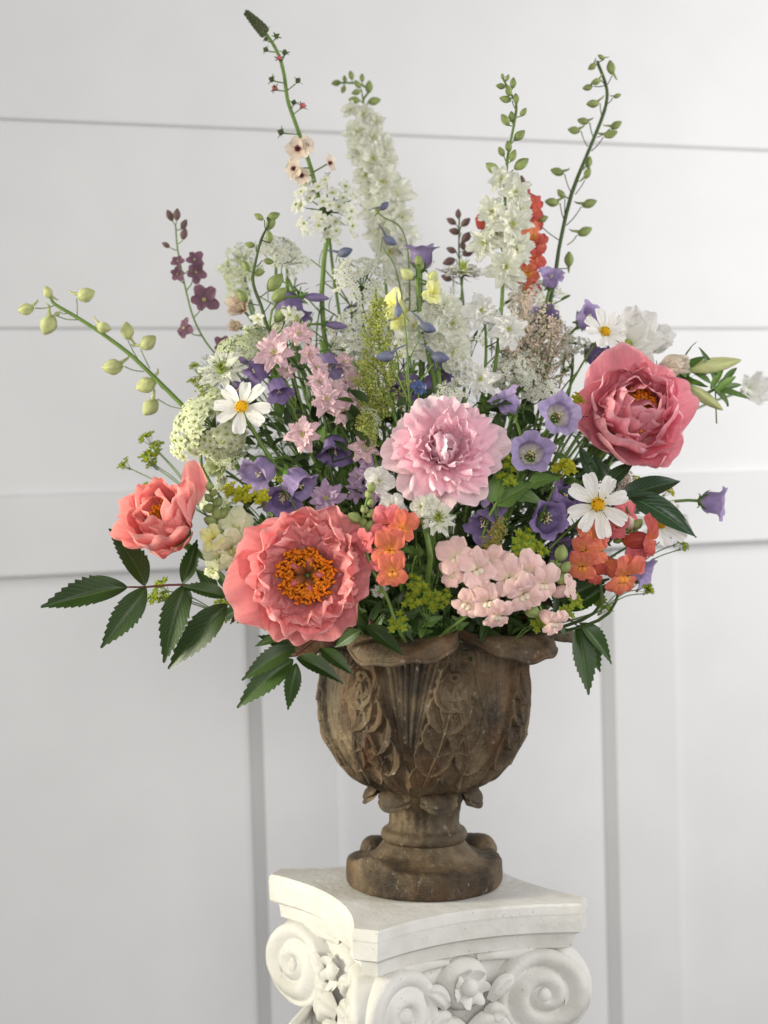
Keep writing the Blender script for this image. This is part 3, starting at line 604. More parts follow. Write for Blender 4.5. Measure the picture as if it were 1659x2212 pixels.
# -- larkspur / delphinium floret: jagged double rosette
def lark_eye(mat):
    def f():
        b = MB(); b.ell((0, 0, .10), (.09, .09, .12), 8, 5, 0)
        for i in range(5):
            a = i*2*PI/5+.3; b.tube([(.05*math.cos(a), .05*math.sin(a), .08), (.10*math.cos(a), .10*math.sin(a), .24)], [.025, .035], 5, 1)
        b.tube([(0, 0, 0), (.05, .05, -.35), (.1, .15, -.7)], [.09, .06, .02], 6, 2)
        return b.mesh('floret', [M['eye'], M['paleyellow'], M[mat]])
    return cached(('lark_eye', mat), f)
def lark_floret(t, p, d, size, mat='white', double=True, n=5, jag=.16, name='floret', inner=None):
    Fm = frame(p, d, random.uniform(0, 6.28), size/2)
    fl = add(name, lark_eye(mat), t, Fm)
    outer = lib(mat, 'petal', 4, L=1.0, W=.66, prof='round', nu=9, nv=8, bend0=.1, bend=-.25, cup=.55, ruffle=.15, jag=jag*.9, jn=3, tipround=.42, rf=3.4)
    inn = lib(inner or mat, 'petal', 4, L=.74, W=.46, prof='wide', nu=9, nv=7, bend0=.1, bend=-.4, cup=.6, ruffle=.14, jag=jag*1.5, jn=3, tipround=.3, rf=3)
    if double: n = 7
    elif jag < .05: outer = lib(mat, 'petal', 4, L=1.0, W=.86, prof='wide', nu=9, nv=8, bend0=.1, bend=-.3, cup=.5, ruffle=.10, tipround=.35, rf=3)
    for i in range(n): add('petal', pick(outer), fl, pm(Fm, i*2*PI/n+jr(.2), R(10)+jr(.3), .06, .0, random.uniform(.82, 1.08), jr(.3)))
    if double:
        for i in range(6): add('petal', pick(inn), fl, pm(Fm, (i+.5)*2*PI/6+jr(.25), R(34)+jr(.3), .05, .05, random.uniform(.85, 1.15), jr(.3)))
        for i in range(3): add('petal', pick(inn), fl, pm(Fm, i*2*PI/3+jr(.4), R(60)+jr(.3), .04, .08, random.uniform(.6, .8), jr(.4)))
    return fl
# -- campanula
def bell_mesh(mat, flare=1.25, curl=.12):
    v_ = random.randrange(5)
    def f():
        q_ = np.random.default_rng(v_+50); p_ = q_.uniform(0, 6.28, 4)
        nt_, nz_ = 50, 22; th = np.linspace(0, 2*PI, nt_, endpoint=False); rows = []
        for i in range(nz_):
            t = i/(nz_-1); r = .30+.52*math.sin(PI/2*min(1, t/.35))**.9*.8; r = r*(1-.04*math.sin(PI*t))+(.30*((t-.72)/.28)**1.6*flare if t > .72 else 0)
            lob = np.cos(5*th); rr = r*(1-.05*np.abs(np.cos(2.5*th+PI/2))**6*(1 if t < .9 else .3))
            z = t*1.5+0*th
            if t > .72:
                q = (t-.72)/.28; rr = rr+lob*.10*q**1.5; z = z+lob*.10*q-curl*q**3*1.5*(.5+.5*lob)
            rr = rr*(1+.05*np.sin(2*th+p_[0])*t)+.014*np.sin(th*7+t*9+p_[1])+.02*np.sin(th*3+4*t+p_[2])+(.05*np.sin(th*11+p_[3])+.04*np.sin(th*4+p_[1]))*max(0, (t-.7)/.3)**2; z = z+.06*np.sin(th*3+p_[2])*t**4+.04*np.sin(th*8+p_[0])*t**6
            rows.append(np.stack([rr*np.cos(th), rr*np.sin(th), z], -1))
        X = np.array(rows); X = np.concatenate([X, X[:, :1]], 1)
        b = MB(); b.grid(X); 
        me = b.mesh('corolla', M[mat]); return me
    return cached(('bell', mat, flare, curl, v_), f)
def pistil_mesh():
    def f():
        b = MB(); b.tube([(0, 0, .1), (0, 0, 1.05)], [.05, .04], 6)
        for i in range(3):
            a = i*2.1; b.tube([(0, 0, 1.03), (.12*math.cos(a), .12*math.sin(a), 1.16), (.20*math.cos(a), .20*math.sin(a), 1.10)], [.04, .035, .02], 5)
        for i in range(8):
            a = i*.785; b.tube([(.05, 0, .1), (.22*math.cos(a), .22*math.sin(a), .5), (.3*math.cos(a), .3*math.sin(a), .62)], [.02, .03, .03], 4)
        return b.mesh('pistil', M['paleyellow'])
    return cached('pistil', f)
def bell_calyx():
    def f():
        b = MB()
        for i in range(5):
            X = petal_grid(L=.85, W=.30, prof='point', nu=5, nv=8, tipround=0, bend0=.35, bend=.85, cup=.4, ruffle=.04, seed=i)
            b.grid(xf(X, Matrix.Rotation(i*2*PI/5, 4, 'Z') @ Matrix.Translation((0, .24, -.04))))
            X = petal_grid(L=.4, W=.3, prof='point', nu=5, nv=5, tipround=0, bend0=-.3, bend=-.8, cup=.4, seed=i)
            b.grid(xf(X, Matrix.Rotation((i+.5)*2*PI/5, 4, 'Z') @ Matrix.Translation((0, .2, .0))))
        b.ell((0, 0, -.04), (.30, .30, .2), 10, 6); return b.mesh('calyx', M['calyx'])
    return cached('bellcalyx', f)
def bell(u, v, y, dx, dz, size, label, mat='purple', back=False, stem=True, flare=1.25, base=None, group=None):
    """size: mouth width in px; u, v: the middle of the bell"""
    d = fdir(dx, dz, back); s = S(size, y)/1.95; c = P(u, v, y); p = c-d*s*.75
    b0 = base or mouth(c); t = thing('bellflower', label, 'bellflower', b0, group)
    if stem: stem_part(t, [(stem_pts(b0, p, d), [.0022, .0016])])
    Fm = frame(p, d, random.uniform(0, 6), s)
    co = add('corolla', bell_mesh(mat, random.choice((.7, 1.0, 1.25, 1.5)), random.choice((.06, .12, .2))), t, Fm); add('calyx', bell_calyx(), t, Fm); add('pistil', pistil_mesh(), co, Fm)
    return t
# -- leaves
def leafm(kind):
    var = random.randrange(4)
    def f():
        b = MB()
        if kind == 'peony':   # serrated towards the tip
            nv, nu = 67, 9; t = np.linspace(0, 1, nv)[:, None]; s = np.linspace(-1, 1, nu)[None, :]
            w = .185*np.sin(PI*t**.74)**.95*(1-.10*t)+.004
            saw = ((t*11) % 1.0); amp = np.clip((t-.26)/.12, 0, 1)*.052*(1-.55*t)
            w = w+amp*(saw-.5)*1.0*(np.abs(s)**3)
            x = s*w; yy = t+.015*np.abs(s)**3*amp/.03*0-.10*0*s; yy = t+np.abs(s)*w*.35*(1-t)
            z = (.30+.12*var)*np.abs(x)-(.10, .22, .34, .05)[var]*t**2+.02*np.sin(t*(5+var)+s*1.5)*(1-t)
            x = x+(.03, -.05, .06, -.02)[var]*t*t
            b.grid(np.stack([x, yy+0*s, z+0*s], -1)); return b.mesh('leaf', M['peonyleaf'])
        if kind == 'big':
            X = petal_grid(L=1, W=.36, prof='point', nu=9, nv=16, tipround=0, bend=-.5, cup=.0, fold=.35, ruffle=.02, seed=3); b.grid(X); return b.mesh('leaf', M['bigleaf'])
        if kind == 'oval':
            X = petal_grid(L=1, W=.55, prof='round', nu=9, nv=12, tipround=.5, bend=-.4, fold=.2, cup=.01, ruffle=.03, seed=5); b.grid(X); return b.mesh('leaf', M['leaf'])
        if kind == 'lance':
            X = petal_grid(L=1, W=.20, prof='point', nu=5, nv=9, tipround=0, bend=-.6, fold=.3, cup=.01, ruffle=.02, seed=6); b.grid(X); return b.mesh('leaf', M['leaf'])
        if kind == 'lance_l':
            X = petal_grid(L=1, W=.24, prof='point', nu=5, nv=9, tipround=0, bend=-.7, fold=.3, cup=.01, ruffle=.02, seed=7); b.grid(X); return b.mesh('leaf', M['leaf_l'])
        if kind == 'darklance':
            X = petal_grid(L=1, W=.30, prof='point', nu=7, nv=10, tipround=0, bend=-.5, fold=.3, cup=.01, ruffle=.03, seed=8); b.grid(X); return b.mesh('leaf', M['peonyleaf'])
        if kind in ('feather', 'feather_l'):
            r = random.Random(5)
            b.tube([(0, 0, 0), (0, .5, .03), (0, 1, 0)], [.012, .009, .004], 4)
            for i in range(9):
                q = .12+i*.1
                for sg in (-1, 1):
                    l = .34*(1-q*.55)*r.uniform(.8, 1.2); e = Vector((sg*l*.75, q+l*.6, r.uniform(-.1, .12))); m_ = Vector((sg*l*.35, q+l*.25, 0))
                    b.tube([(0, q, 0), m_, e], [.008, .007, .003], 3)
                    for w_ in (.4, .7): 
                        pp = Vector((0, q, 0)).lerp(e, w_); b.tube([pp, pp+Vector((sg*r.uniform(.0, .06), r.uniform(.06, .14), r.uniform(-.08, .08)))], [.006, .002], 3)
            return b.mesh('leaf', M['fern'])
    return cached(('leaf', kind, var if kind == 'peony' else 0), f)
def leaf_at(t, p, d, up, length, kind, label=None, parent=None):
    y = Vector(d).normalized(); z = Vector(up); z = (z-y*z.dot(y)).normalized(); x = y.cross(z)
    m = Matrix(((x.x*length, y.x*length, z.x*length, p[0]), (x.y*length, y.y*length, z.y*length, p[1]), (x.z*length, y.z*length, z.z*length, p[2]), (0, 0, 0, 1)))
    return add('leaf', leafm(kind), parent or t, m, label)
# -- peony
def stamen_mesh(seed, r0, r1, h, n=300, splay=.35):
    r = random.Random(seed); b = MB()
    for i in range(n):
        a = r.uniform(0, 6.283); q = r0+(r1-r0)*math.sqrt(r.random()); hh = h*r.uniform(.6, 1.15); sp = splay*r.uniform(.2, 1.3)*(q-r0+.1)/(r1-r0+.1)
        x, y = q*.75*math.cos(a), q*.75*math.sin(a); e = Vector((x*(1+sp), y*(1+sp), hh))
        b.tube([(x, y, 0), e], [.008, .007], 3)
        an = Vector((r.uniform(-1, 1), r.uniform(-1, 1), r.uniform(-.2, 1))).normalized()*.06; b.tube([e-an*.5, e, e+an*.6], [.012, .019, .011], 5)
    return b.mesh('stamens', M['stamen'])
def peony(label, u, v, y, dx, dz, Rpx, rings, mat, disc=.36, st=True, carp=True, roll=0, stemmat='stem', leaves=()):
    d = fdir(dx, dz); c = P(u, v, y); s = S(Rpx, y); p = c-d*s*.25; b0 = mouth(c)
    t = thing('peony', label, 'peony', b0); Fm = frame(p, d, roll, s)
    stem_part(t, [(stem_pts(b0, p-d*.01, d), [.0045, .004])])
    b = MB(); b.ell((0, 0, -.06), (.26, .26, .16), 12, 8); add('flower_base', b.mesh('flower_base', M['calyx']), t, Fm)
    for ri, (n, r0, z0, tilt, k, mt, ph) in enumerate(rings):
        k = dict(k); L_ = lib(mt or mat, 'petal', 5, **k)
        for i in range(n):
            add('petal', pick(L_), t, pm(Fm, ph+i*2*PI/n+jr(.16), R(tilt)+jr(.17), r0, z0+jr(.03), random.uniform(.84, 1.08), jr(.22)))
    if st:
        o = add('stamens', stamen_mesh(Rpx, .12, disc*1.1, .34 if st is True else st, 420), t, Fm); o['kind'] = 'stuff'
    if carp:
        for i in range(5):
            a = i*2*PI/5; b = MB(); b.lathe([(0, 0), (.075, .04), (.085, .16), (.06, .28), (.03, .34), (0, .36)], 10, 0); b.ell((.02, 0, .36), (.055, .035, .03), 8, 5, 1)
            add('carpel', cached('carp', lambda: b.mesh('carpel', [M['carpel'], M['rose']])), t, Fm @ Matrix.Rotation(a, 4, 'Z') @ Matrix.Translation((.085, 0, .02)) @ Matrix.Rotation(.18, 4, 'Y'))
    return t
def kk(**k): return tuple(k.items())
rich = dict(nu=17, nv=15)
# ---------------------------------------------------------------- the five peonies
peony('large open coral peony with a ring of orange stamens, low in front over the rim', 662, 1242, -.185, -.05, .06, 180, [
    (7, .20, -.08, 14, kk(L=.92, W=1.0, prof='wide', bend0=0, bend=.8, cup=.7, ruffle=.07, jag=.05, jn=4, rf=3.2, tipround=.2, **rich), None, .2),
    (8, .24, -.04, 30, kk(L=.86, W=.86, prof='wide', bend0=.1, bend=.8, cup=.7, ruffle=.09, jag=.07, jn=5, rf=3.6, tipround=.2, **rich), None, .6),
    (8, .26, .0, 46, kk(L=.74, W=.70, prof='wide', bend0=.2, bend=.1, cup=.6, ruffle=.12, jag=.08, jn=5, rf=3.6, tipround=.15, **rich), None, 0),
    (8, .28, .02, 56, kk(L=.56, W=.52, prof='wide', bend0=.2, bend=-.7, cup=.5, ruffle=.15, jag=.12, jn=5, rf=3.6, tipround=.15, **rich), None, .4)], 'coral', disc=.31)
cup_peony = peony('cup shaped coral peony half open at the left edge of the arrangement', 364, 1138, -.12, -.30, .50, 136, [
    (4, .14, -.06, 40, kk(L=1.0, W=.9, prof='wide', bend0=0, bend=.5, cup=.9, ruffle=.07, jag=.06, jn=4, rf=3, **rich), None, 2.2),
    (6, .18, -.02, 54, kk(L=1.20, W=1.0, prof='wide', bend0=0, bend=.6, cup=1.1, ruffle=.06, jag=.05, jn=4, rf=3, **rich), None, .45),
    (6, .18, 0, 64, kk(L=1.10, W=.95, prof='wide', bend0=.1, bend=.45, cup=1.1, ruffle=.07, jag=.05, jn=4, rf=3, **rich), None, .0),
    (5, .20, .02, 74, kk(L=.90, W=.80, prof='wide', bend0=.2, bend=.2, cup=1.1, ruffle=.09, jag=.06, jn=4, rf=3, **rich), None, .7)], 'coral_l', disc=.28, st=.55)
_L = lib('coral_l', 'petal', 2, L=1.0, W=.62, prof='wide', nu=13, nv=13, bend0=.1, bend=.5, cup=1.0, ruffle=.04, tipround=.3)
add('petal', _L[0], cup_peony, frame(P(425, 1090, -.10), Vector((.15, -.85, .2)), 0, S(100, -.1)) @ Matrix.Rotation(R(8), 4, 'Z'), 'tall coral petal standing up apart from the cup')
peony('deep coral pink peony with petals folded over its stamens, at the right', 1370, 893, -.07, .08, .20, 172, [
    (7, .18, -.08, 14, kk(L=.92, W=1.0, prof='wide', bend0=0, bend=1.0, cup=.9, ruffle=.05, jag=.04, jn=4, rf=3, **rich), None, .3),
    (8, .22, -.02, 36, kk(L=.95, W=.90, prof='wide', bend0=.1, bend=1.1, cup=1.0, ruffle=.06, jag=.05, jn=4, rf=3, **rich), None, .0),
    (7, .24, .0, 54, kk(L=.88, W=.76, prof='wide', bend0=.2, bend=.8, cup=1.0, ruffle=.09, jag=.07, jn=5, rf=3, **rich), None, .5),
    (5, .28, .02, 62, kk(L=.66, W=.56, prof='wide', bend0=.2, bend=.1, cup=.8, ruffle=.14, jag=.10, jn=5, rf=3, **rich), None, .2),
    (2, .16, .02, 70, kk(L=.80, W=.74, prof='wide', bend0=.2, bend=.8, cup=1.1, ruffle=.06, jag=.04, jn=5, rf=3, **rich), None, 3.2)], 'coral_r', disc=.27, st=.42)
peony('pale pink double peony with many layered petals in the middle', 962, 968, -.19, .0, .22, 142, [
    (9, .14, -.12, -4, kk(L=.88, W=.70, prof='wide', bend0=0, bend=.2, cup=.5, ruffle=.05, jag=.05, jn=3, rf=3, tipround=.25, **rich), 'palepink', .2),
    (10, .16, -.05, 14, kk(L=.78, W=.54, prof='wide', bend0=0, bend=.35, cup=.6, ruffle=.08, jag=.11, jn=3, rf=3.4, tipround=.2, **rich), None, .0),
    (10, .16, .0, 30, kk(L=.72, W=.52, prof='wide', bend0=.1, bend=.5, cup=.7, ruffle=.09, jag=.12, jn=3, rf=3.4, tipround=.2, **rich), None, .3),
    (9, .15, .03, 45, kk(L=.66, W=.50, prof='wide', bend0=.2, bend=.5, cup=.8, ruffle=.09, jag=.12, jn=3, rf=3.4, tipround=.2, **rich), None, .5),
    (6, .14, .06, 58, kk(L=.60, W=.46, prof='wide', bend0=.2, bend=.5, cup=.9, ruffle=.08, jag=.10, jn=3, rf=3, tipround=.2, **rich), None, .1),
    (4, .10, .08, 72, kk(L=.68, W=.56, prof='round', bend0=.2, bend=.75, cup=1.1, ruffle=.04, jag=.04, jn=3, rf=3, tipround=.3, **rich), None, .3)], 'pink', st=False, carp=False)
b = None
# big upright closed petals at the pink peony's heart already come with its last ring

# ---------------------------------------------------------------- cosmos
def cosmos(label, u, v, y, dx, dz, size, n=8, tilt=8, discs=True, back=False, roll=0, skip=()):
    d = fdir(dx, dz, back); c = P(u, v, y); s = S(size, y)/2; b0 = mouth(c); t = thing('cosmos', label, 'cosmos', b0)
    stem_part(t, [(stem_pts(b0, c-d*.004, d), [.0014, .0012])])
    Fm = frame(c, d, roll, s); L_ = lib('cosmos', 'petal', 4, L=.86, W=.44, prof='wide', nu=9, nv=9, bend0=.08, bend=-.2, cup=.5, ruffle=.04, jag=.07, jn=3, tipround=.06, rf=2)
    for i in range(n):
        if i not in skip: add('petal', pick(L_), t, pm(Fm, i*2*PI/n+jr(.08), R(tilt)+jr(.12), .14, 0, random.uniform(.9, 1.04), jr(.25)))
    def f():
        r = random.Random(3); b = MB(); b.ell((0, 0, .0), (.19, .19, .09), 14, 6, 0)
        for i in range(110):
            q = .20*math.sqrt((i+.5)/110); a = i*2.399; z = .09*math.sqrt(max(0, 1-(q/.23)**2)); b.tube([(q*math.cos(a), q*math.sin(a), z*.7), (q*1.08*math.cos(a), q*1.08*math.sin(a), z+.055*r.uniform(.7, 1.3))], [.012, .016], 4, 0)
            if r.random() < .16 and q > .1: b.bead((q*1.1*math.cos(a), q*1.1*math.sin(a), z+.085), .019, 1)
        return b.mesh('disc', [M['yolk'], M['speck']])
    add('disc', cached('cosdisc', f), t, Fm)
    add('calyx', star_calyx(), t, Fm @ Matrix.Translation((0, 0, -.12)) @ Matrix.Scale(.30, 4)); return t
cosmos('white cosmos with a yellow centre at the left, before the pale green lace flower', 523, 880, -.15, -.12, .45, 135, 8, 4)
cosmos('white cosmos with eight narrow petals below the deep coral peony', 1291, 1090, -.16, .02, .12, 150, 8, 3, roll=.25)
cosmos('white cosmos turned right above the deep coral peony', 1306, 717, -.05, .28, .38, 110, 8, 14, roll=.2)
cosmos('white cosmos half hidden under the long dark leaf at the right', 1425, 1130, -.04, .12, .40, 135, 8, 18)

# ---------------------------------------------------------------- loose white blossoms at the right
def cupflower(label, u, v, y, dx, dz, size, mat='white', n=6, tilt=48, back=False, W=.8, stem=True, name='blossom', cat='blossom', second=True):
    d = fdir(dx, dz, back); c = P(u, v, y); s = S(size, y)/2; b0 = mouth(c); p = c-d*s*.3; t = thing(name, label, cat, b0)
    stem_part(t, [(stem_pts(b0, p, d), [.0018, .0014])]); Fm = frame(p, d, random.uniform(0, 6), s)
    L_ = lib(mat, 'petal', 4, L=1.1, W=W, prof='round', nu=11, nv=10, bend0=.1, bend=.3, cup=.8, ruffle=.06, jag=.03, jn=3, rf=2.6)
    for i in range(n): add('petal', pick(L_), t, pm(Fm, i*2*PI/n+jr(.15), R(tilt)+jr(.15), .08, 0, random.uniform(.9, 1.05)))
    if second:
        for i in range(4): add('petal', pick(L_), t, pm(Fm, i*2*PI/4+.5+jr(.15), R(tilt+18)+jr(.15), .05, .03, .72))
    b = MB(); b.ell((0, 0, .12), (.13, .13, .14), 8, 6); add('centre', cached('cupc', lambda: b.mesh('centre', M['eye'])), t, Fm)
    add('calyx', star_calyx(), t, Fm @ Matrix.Translation((0, 0, -.06)) @ Matrix.Scale(.42, 4)); return t
cupflower('broad white blossom behind the right hand white cosmos', 1362, 738, .02, .3, .25, 170, n=6, W=.95, tilt=30)
cupflower('white blossom in profile right of the upper right cosmos', 1408, 745, .04, .6, .45, 140, n=6, tilt=62)
cupflower('blush white blossom seen from behind, above the deep coral peony', 1440, 795, .01, .85, .25, 135, mat='blush', n=7, tilt=66)
cupflower('far blurred white blossom at the right edge', 1622, 842, .25, .5, .1, 110, n=6, tilt=35)
cupflower('creamy blossom in the shade left, behind the left snapdragon', 470, 1010, .02, -.3, .1, 90, mat='greenwhite', tilt=40)
cupflower('small creamy blossom below the pale lace flower at left', 480, 1035, .05, -.1, -.3, 60, mat='cream', tilt=50)
for q in [('peach white blossom tucked at the left beside the purple bell', 520, 662, .06, -.2, .2, 100, 'blush'),
          ('faded peach blossom lower of the pair beside the purple bell', 512, 705, .05, -.4, .0, 60, 'blush')]:
    cupflower(q[0], *q[1:7], mat=q[7], n=5, tilt=50)

# ---------------------------------------------------------------- larkspurs and delphiniums
def Z(ox, oy, f): return lambda x, y: ((ox+x/f)*.6636, (oy+y/f)*.6636)
def spike(name, label, cat, y, stemuv, florets=(), buds=(), mat='white', budmat='bud', stemmat='stem', r=(.0026, .0011), double=True, spur=0, size_y=None, lean=0, nstem=24, jag=.16, n=5, inner=None, spurlen=None, ratio=.27, fs=1.15):
    """stemuv: from low to tip.  floret: (u, v, size_px, dx, dz[, dy]).  bud: (u, v, length_px, angle_deg or None, attach index 0-1)"""
    pts = [P(a, b_, y) for a, b_ in stemuv]; b0 = mouth(pts[0]); path = spline(pts, nstem)
    t = thing(name, label, cat, b0); low = stem_pts(b0, path[0], path[2]-path[0], 10)
    full = low[:-1]+path; tubes = [(full, r)]
    def near(q):
        return min(path, key=lambda w_: (w_-q).length+.35*max(0, (w_.z-q.z)))
    for fl in florets:
        u, v, sz, dx, dz = fl[:5]; yy = y-(fl[5] if len(fl) > 5 else .012); p = P(u, v, yy); d = fdir(dx, dz); a = near(p-Vector((0, 0, .012)))
        if (p-a).length > .004: tubes.append(([a, a.lerp(p, .5)+Vector((0, .002, -.003)), p-d*.002], [.0009, .0007, .0007]))
        lark_floret(t, p, d, S(sz*fs, yy), mat, double, n=n, jag=jag, inner=inner)
    for bd in buds:
        u, v, ln = bd[:3]; ang = bd[3] if len(bd) > 3 else None; yy = y+random.uniform(-.012, .008); c = P(u, v, yy); L_ = S(ln, yy)
        if len(bd) > 4 and bd[4] is not None: a = P(bd[4][0], bd[4][1], y)
        else: a = near(c-Vector((0, 0, L_*.6)))
        if ang is None:
            d = (c-a).normalized(); d = (d+Vector((0, 0, .25))).normalized()
        else: d = Vector((math.cos(R(ang)), -.15, math.sin(R(ang)))).normalized()
        p0 = c-d*L_*.5
        m1 = a.lerp(p0, .5)+Vector((0, 0, -.06*(p0-a).length)); 
        tubes.append((spline([a, m1, p0-d*.001], 6) if (p0-a).length > .01 else [a, p0], .0006))
        add('bud', bud_mesh(budmat, ratio, spur), t, frame(p0, d, random.uniform(-.5, .5)+PI/2, L_))
    stem_part(t, tubes, stemmat); return t
z1 = Z(700, 0, 2.37); z2 = Z(1400, 0, 2.37); z3 = Z(0, 600, 2.37); z4 = Z(600, 700, 2.552); z5 = Z(1150, 700, 2.552)
def zb(z, lst):   # zoomed (x, y, length, angle, attach)
    out = []
    for q in lst:
        a = q[4] if len(q) > 4 and q[4] else None
        out.append((*z(q[0], q[1]), q[2]/3.57, q[3] if len(q) > 3 else None, z(*a) if a else None))
    return out
sg = [z2(1000, 1890), z2(1090, 1500), z2(1230, 1150), z2(1330, 900), z2(1365, 760), z2(1355, 650), z2(1300, 500), z2(1290, 470)]
spike('delphinium', 'tall delphinium stem of green unopened buds, farthest right', 'delphinium', .10, [(1180, 700), (1200, 590)]+sg, buds=zb(z2, [
    (1320, 440, 62, 150), (1250, 515, 80, 215), (1395, 520, 112, 100, (1370, 650)), (1280, 630, 85, 200, (1350, 655)), (1215, 675, 85, 195, (1350, 660)), (1445, 740, 62, 20, (1370, 800)),
    (1255, 800, 105, 185, (1325, 895)), (1180, 935, 95, 170, (1260, 1060)), (1110, 1005, 100, 175, (1215, 1130)), (1435, 965, 100, 30, (1290, 1060)), (1395, 1035, 110, 20, (1245, 1165)),
    (1225, 1250, 90, 80, (1200, 1260)), (1215, 1335, 95, 70, (1120, 1500)), (980, 1325, 110, 165, (1090, 1490)), (1010, 1495, 85, 130, (1040, 1700)), (940, 1560, 115, 175, (1035, 1700)),
    (1230, 1570, 120, 20, (1050, 1740)), (1195, 1785, 120, 25, (1060, 1890)), (870, 1690, 90, 25, (990, 1850))])+[(1229, 560, 34, 90)], stemmat='stem_d', spur=.35, r=(.0032, .0016))
spike('delphinium', 'tall white delphinium with green buds, in front of the red orange snapdragon', 'delphinium', .0,
    [(1085, 640), (1088, 560), (1090, 480), z2(585, 1350), z2(610, 1150), z2(650, 950), z2(665, 800), z2(620, 720), z2(580, 640), z2(560, 600)],
    florets=[(1083, 388, 48, -.1, .1), (1112, 416, 60, .25, 0), (1064, 458, 62, -.3, .05), (1106, 486, 76, .1, .0, .03), (1047, 526, 62, -.4, 0), (1112, 540, 74, .3, -.1, .02), (1092, 578, 78, .05, -.1, .03), (1075, 505, 50, -.2, .3), (1125, 452, 44, .5, .1)],
    buds=zb(z2, [(560, 590, 50, 100), (597, 600, 56, 65), (545, 665, 78, 175), (640, 640, 86, 85), (605, 700, 90, 100), (580, 765, 96, 170), (663, 760, 82, 95), (720, 865, 78, 55), (580, 925, 106, 125),
    (630, 900, 86, 95), (690, 1045, 112, 42), (605, 1130, 90, 100), (550, 1170, 84, 120), (640, 1200, 98, 70), (482, 1297, 128, 145), (705, 1265, 136, 35)]), budmat='bud', mat='cream', fs=1.4)
spike('delphinium', 'blurred tall cream white delphinium standing at the back left of centre', 'delphinium', .2,
    [(838, 700), (830, 560), (812, 400), (790, 290), z1(1180, 850), z1(1140, 780), z1(1185, 700), z1(1120, 650), z1(1050, 640), z1(940, 640)],
    florets=[(758, 238, 36, -.3, .2), (785, 248, 50, 0, .3), (812, 262, 42, .3, .2), (772, 284, 58, -.3, .1), (806, 296, 60, .2, .1), (828, 318, 54, .5, .1), (778, 326, 62, -.4, .0), (806, 345, 70, 0, 0, .03), (836, 352, 56, .4, 0), (792, 380, 66, -.3, 0), (826, 394, 76, .2, 0, .03),
             (800, 415, 60, -.3, -.1), (850, 420, 84, .4, 0), (815, 455, 74, -.1, 0, .03), (862, 470, 76, .5, -.1), (824, 500, 74, -.2, -.1), (868, 512, 80, .4, -.1, .02), (842, 545, 80, 0, -.1), (875, 565, 70, .3, -.1)],
    buds=zb(z1, [(935, 640, 80, 190), (1000, 610, 60, 100), (1050, 580, 72, 105), (1135, 600, 66, 90), (1188, 670, 100, 85), (990, 690, 66, 250), (1100, 650, 76, 130), (1090, 710, 80, 200), (1075, 772, 92, 175), (1228, 780, 105, 10)]), budmat='bud', mat='cream', stemmat='stem', fs=1.25)
sg = [z3(1420, 1720), z3(1150, 1450), z3(1000, 1310), z3(800, 1160), z3(600, 1030), z3(430, 930), z3(390, 880)]
spike('delphinium', 'long delphinium stem of pale green buds reaching out to the far left', 'delphinium', .03, [(470, 960)]+sg, buds=zb(z3, [
    (370, 832, 100, 110, (410, 920)), (200, 965, 125, 190, (412, 938)), (665, 852, 150, 20, (595, 1012)), (800, 1105, 120, -15), (980, 1130, 140, 95, (1065, 1350)), (1145, 1220, 150, 40, (1155, 1420)), (440, 1000, 50, 200, (520, 995))])
    +[(*z3(375, 1085), 48, 245, z3(600, 1045)), (*z3(868, 1410), 46, 185, z3(1110, 1445)), (*z3(1125, 1550), 46, 200, z3(1290, 1600)), (*z3(1160, 1720), 44, 230, z3(1420, 1735))], budmat='bud_pale', stemmat='stem', spur=.30, r=(.0034, .0018), ratio=.34)
spike('larkspur', 'small plum purple larkspur standing loose at the upper left', 'larkspur', .10, [(505, 800), z3(1620, 1260), z3(1500, 1050), z3(1430, 800), z3(1370, 500), z3(1355, 320)],
    florets=[(*z3(1372, 595), 26, -.2, .3), (*z3(1372, 690), 30, -.2, -.2), (*z3(1500, 585), 38, .2, .2), (*z3(1510, 680), 42, .3, -.1), (*z3(1575, 895), 58, .1, .1), (*z3(1430, 1110), 44, -.6, 0), (480, 745, 40, .2, 0)],
    buds=zb(z3, [(1310, 240, 95, 115), (1365, 232, 95, 85), (1420, 308, 85, 60), (1420, 382, 95, 75), (1280, 468, 70, 150)]), mat='plum', budmat='bud_plum', double=False, stemmat='stem', r=(.0014, .0009), jag=.03)
spike('larkspur', 'larkspur stem of striped green buds curving up at centre left', 'larkspur', -.03, [(650, 800), z4(720, 990), z4(640, 760), z4(570, 560), z4(590, 400), z4(640, 200), z4(700, 80), z4(690, 20)],
    buds=[(*z4(a, b_), l/3.85, an, None) for a, b_, l, an in ((620, 15, 90, 150), (740, 10, 120, 20), (720, 70, 125, 60), (706, 175, 100, 100), (545, 248, 90, 170), (700, 385, 95, -10), (510, 420, 100, 120), (620, 478, 105, 10), (480, 670, 130, 130), (755, 560, 190, 48), (790, 660, 165, 40))]
    +[(*z4(800, 830), 40, 50)], florets=[(*z4(870, 830), 42, .6, .1), (*z4(610, 860), 40, -.2, -.1)], mat='cream', budmat='bud', stemmat='stem_d', r=(.0026, .0012), double=False)
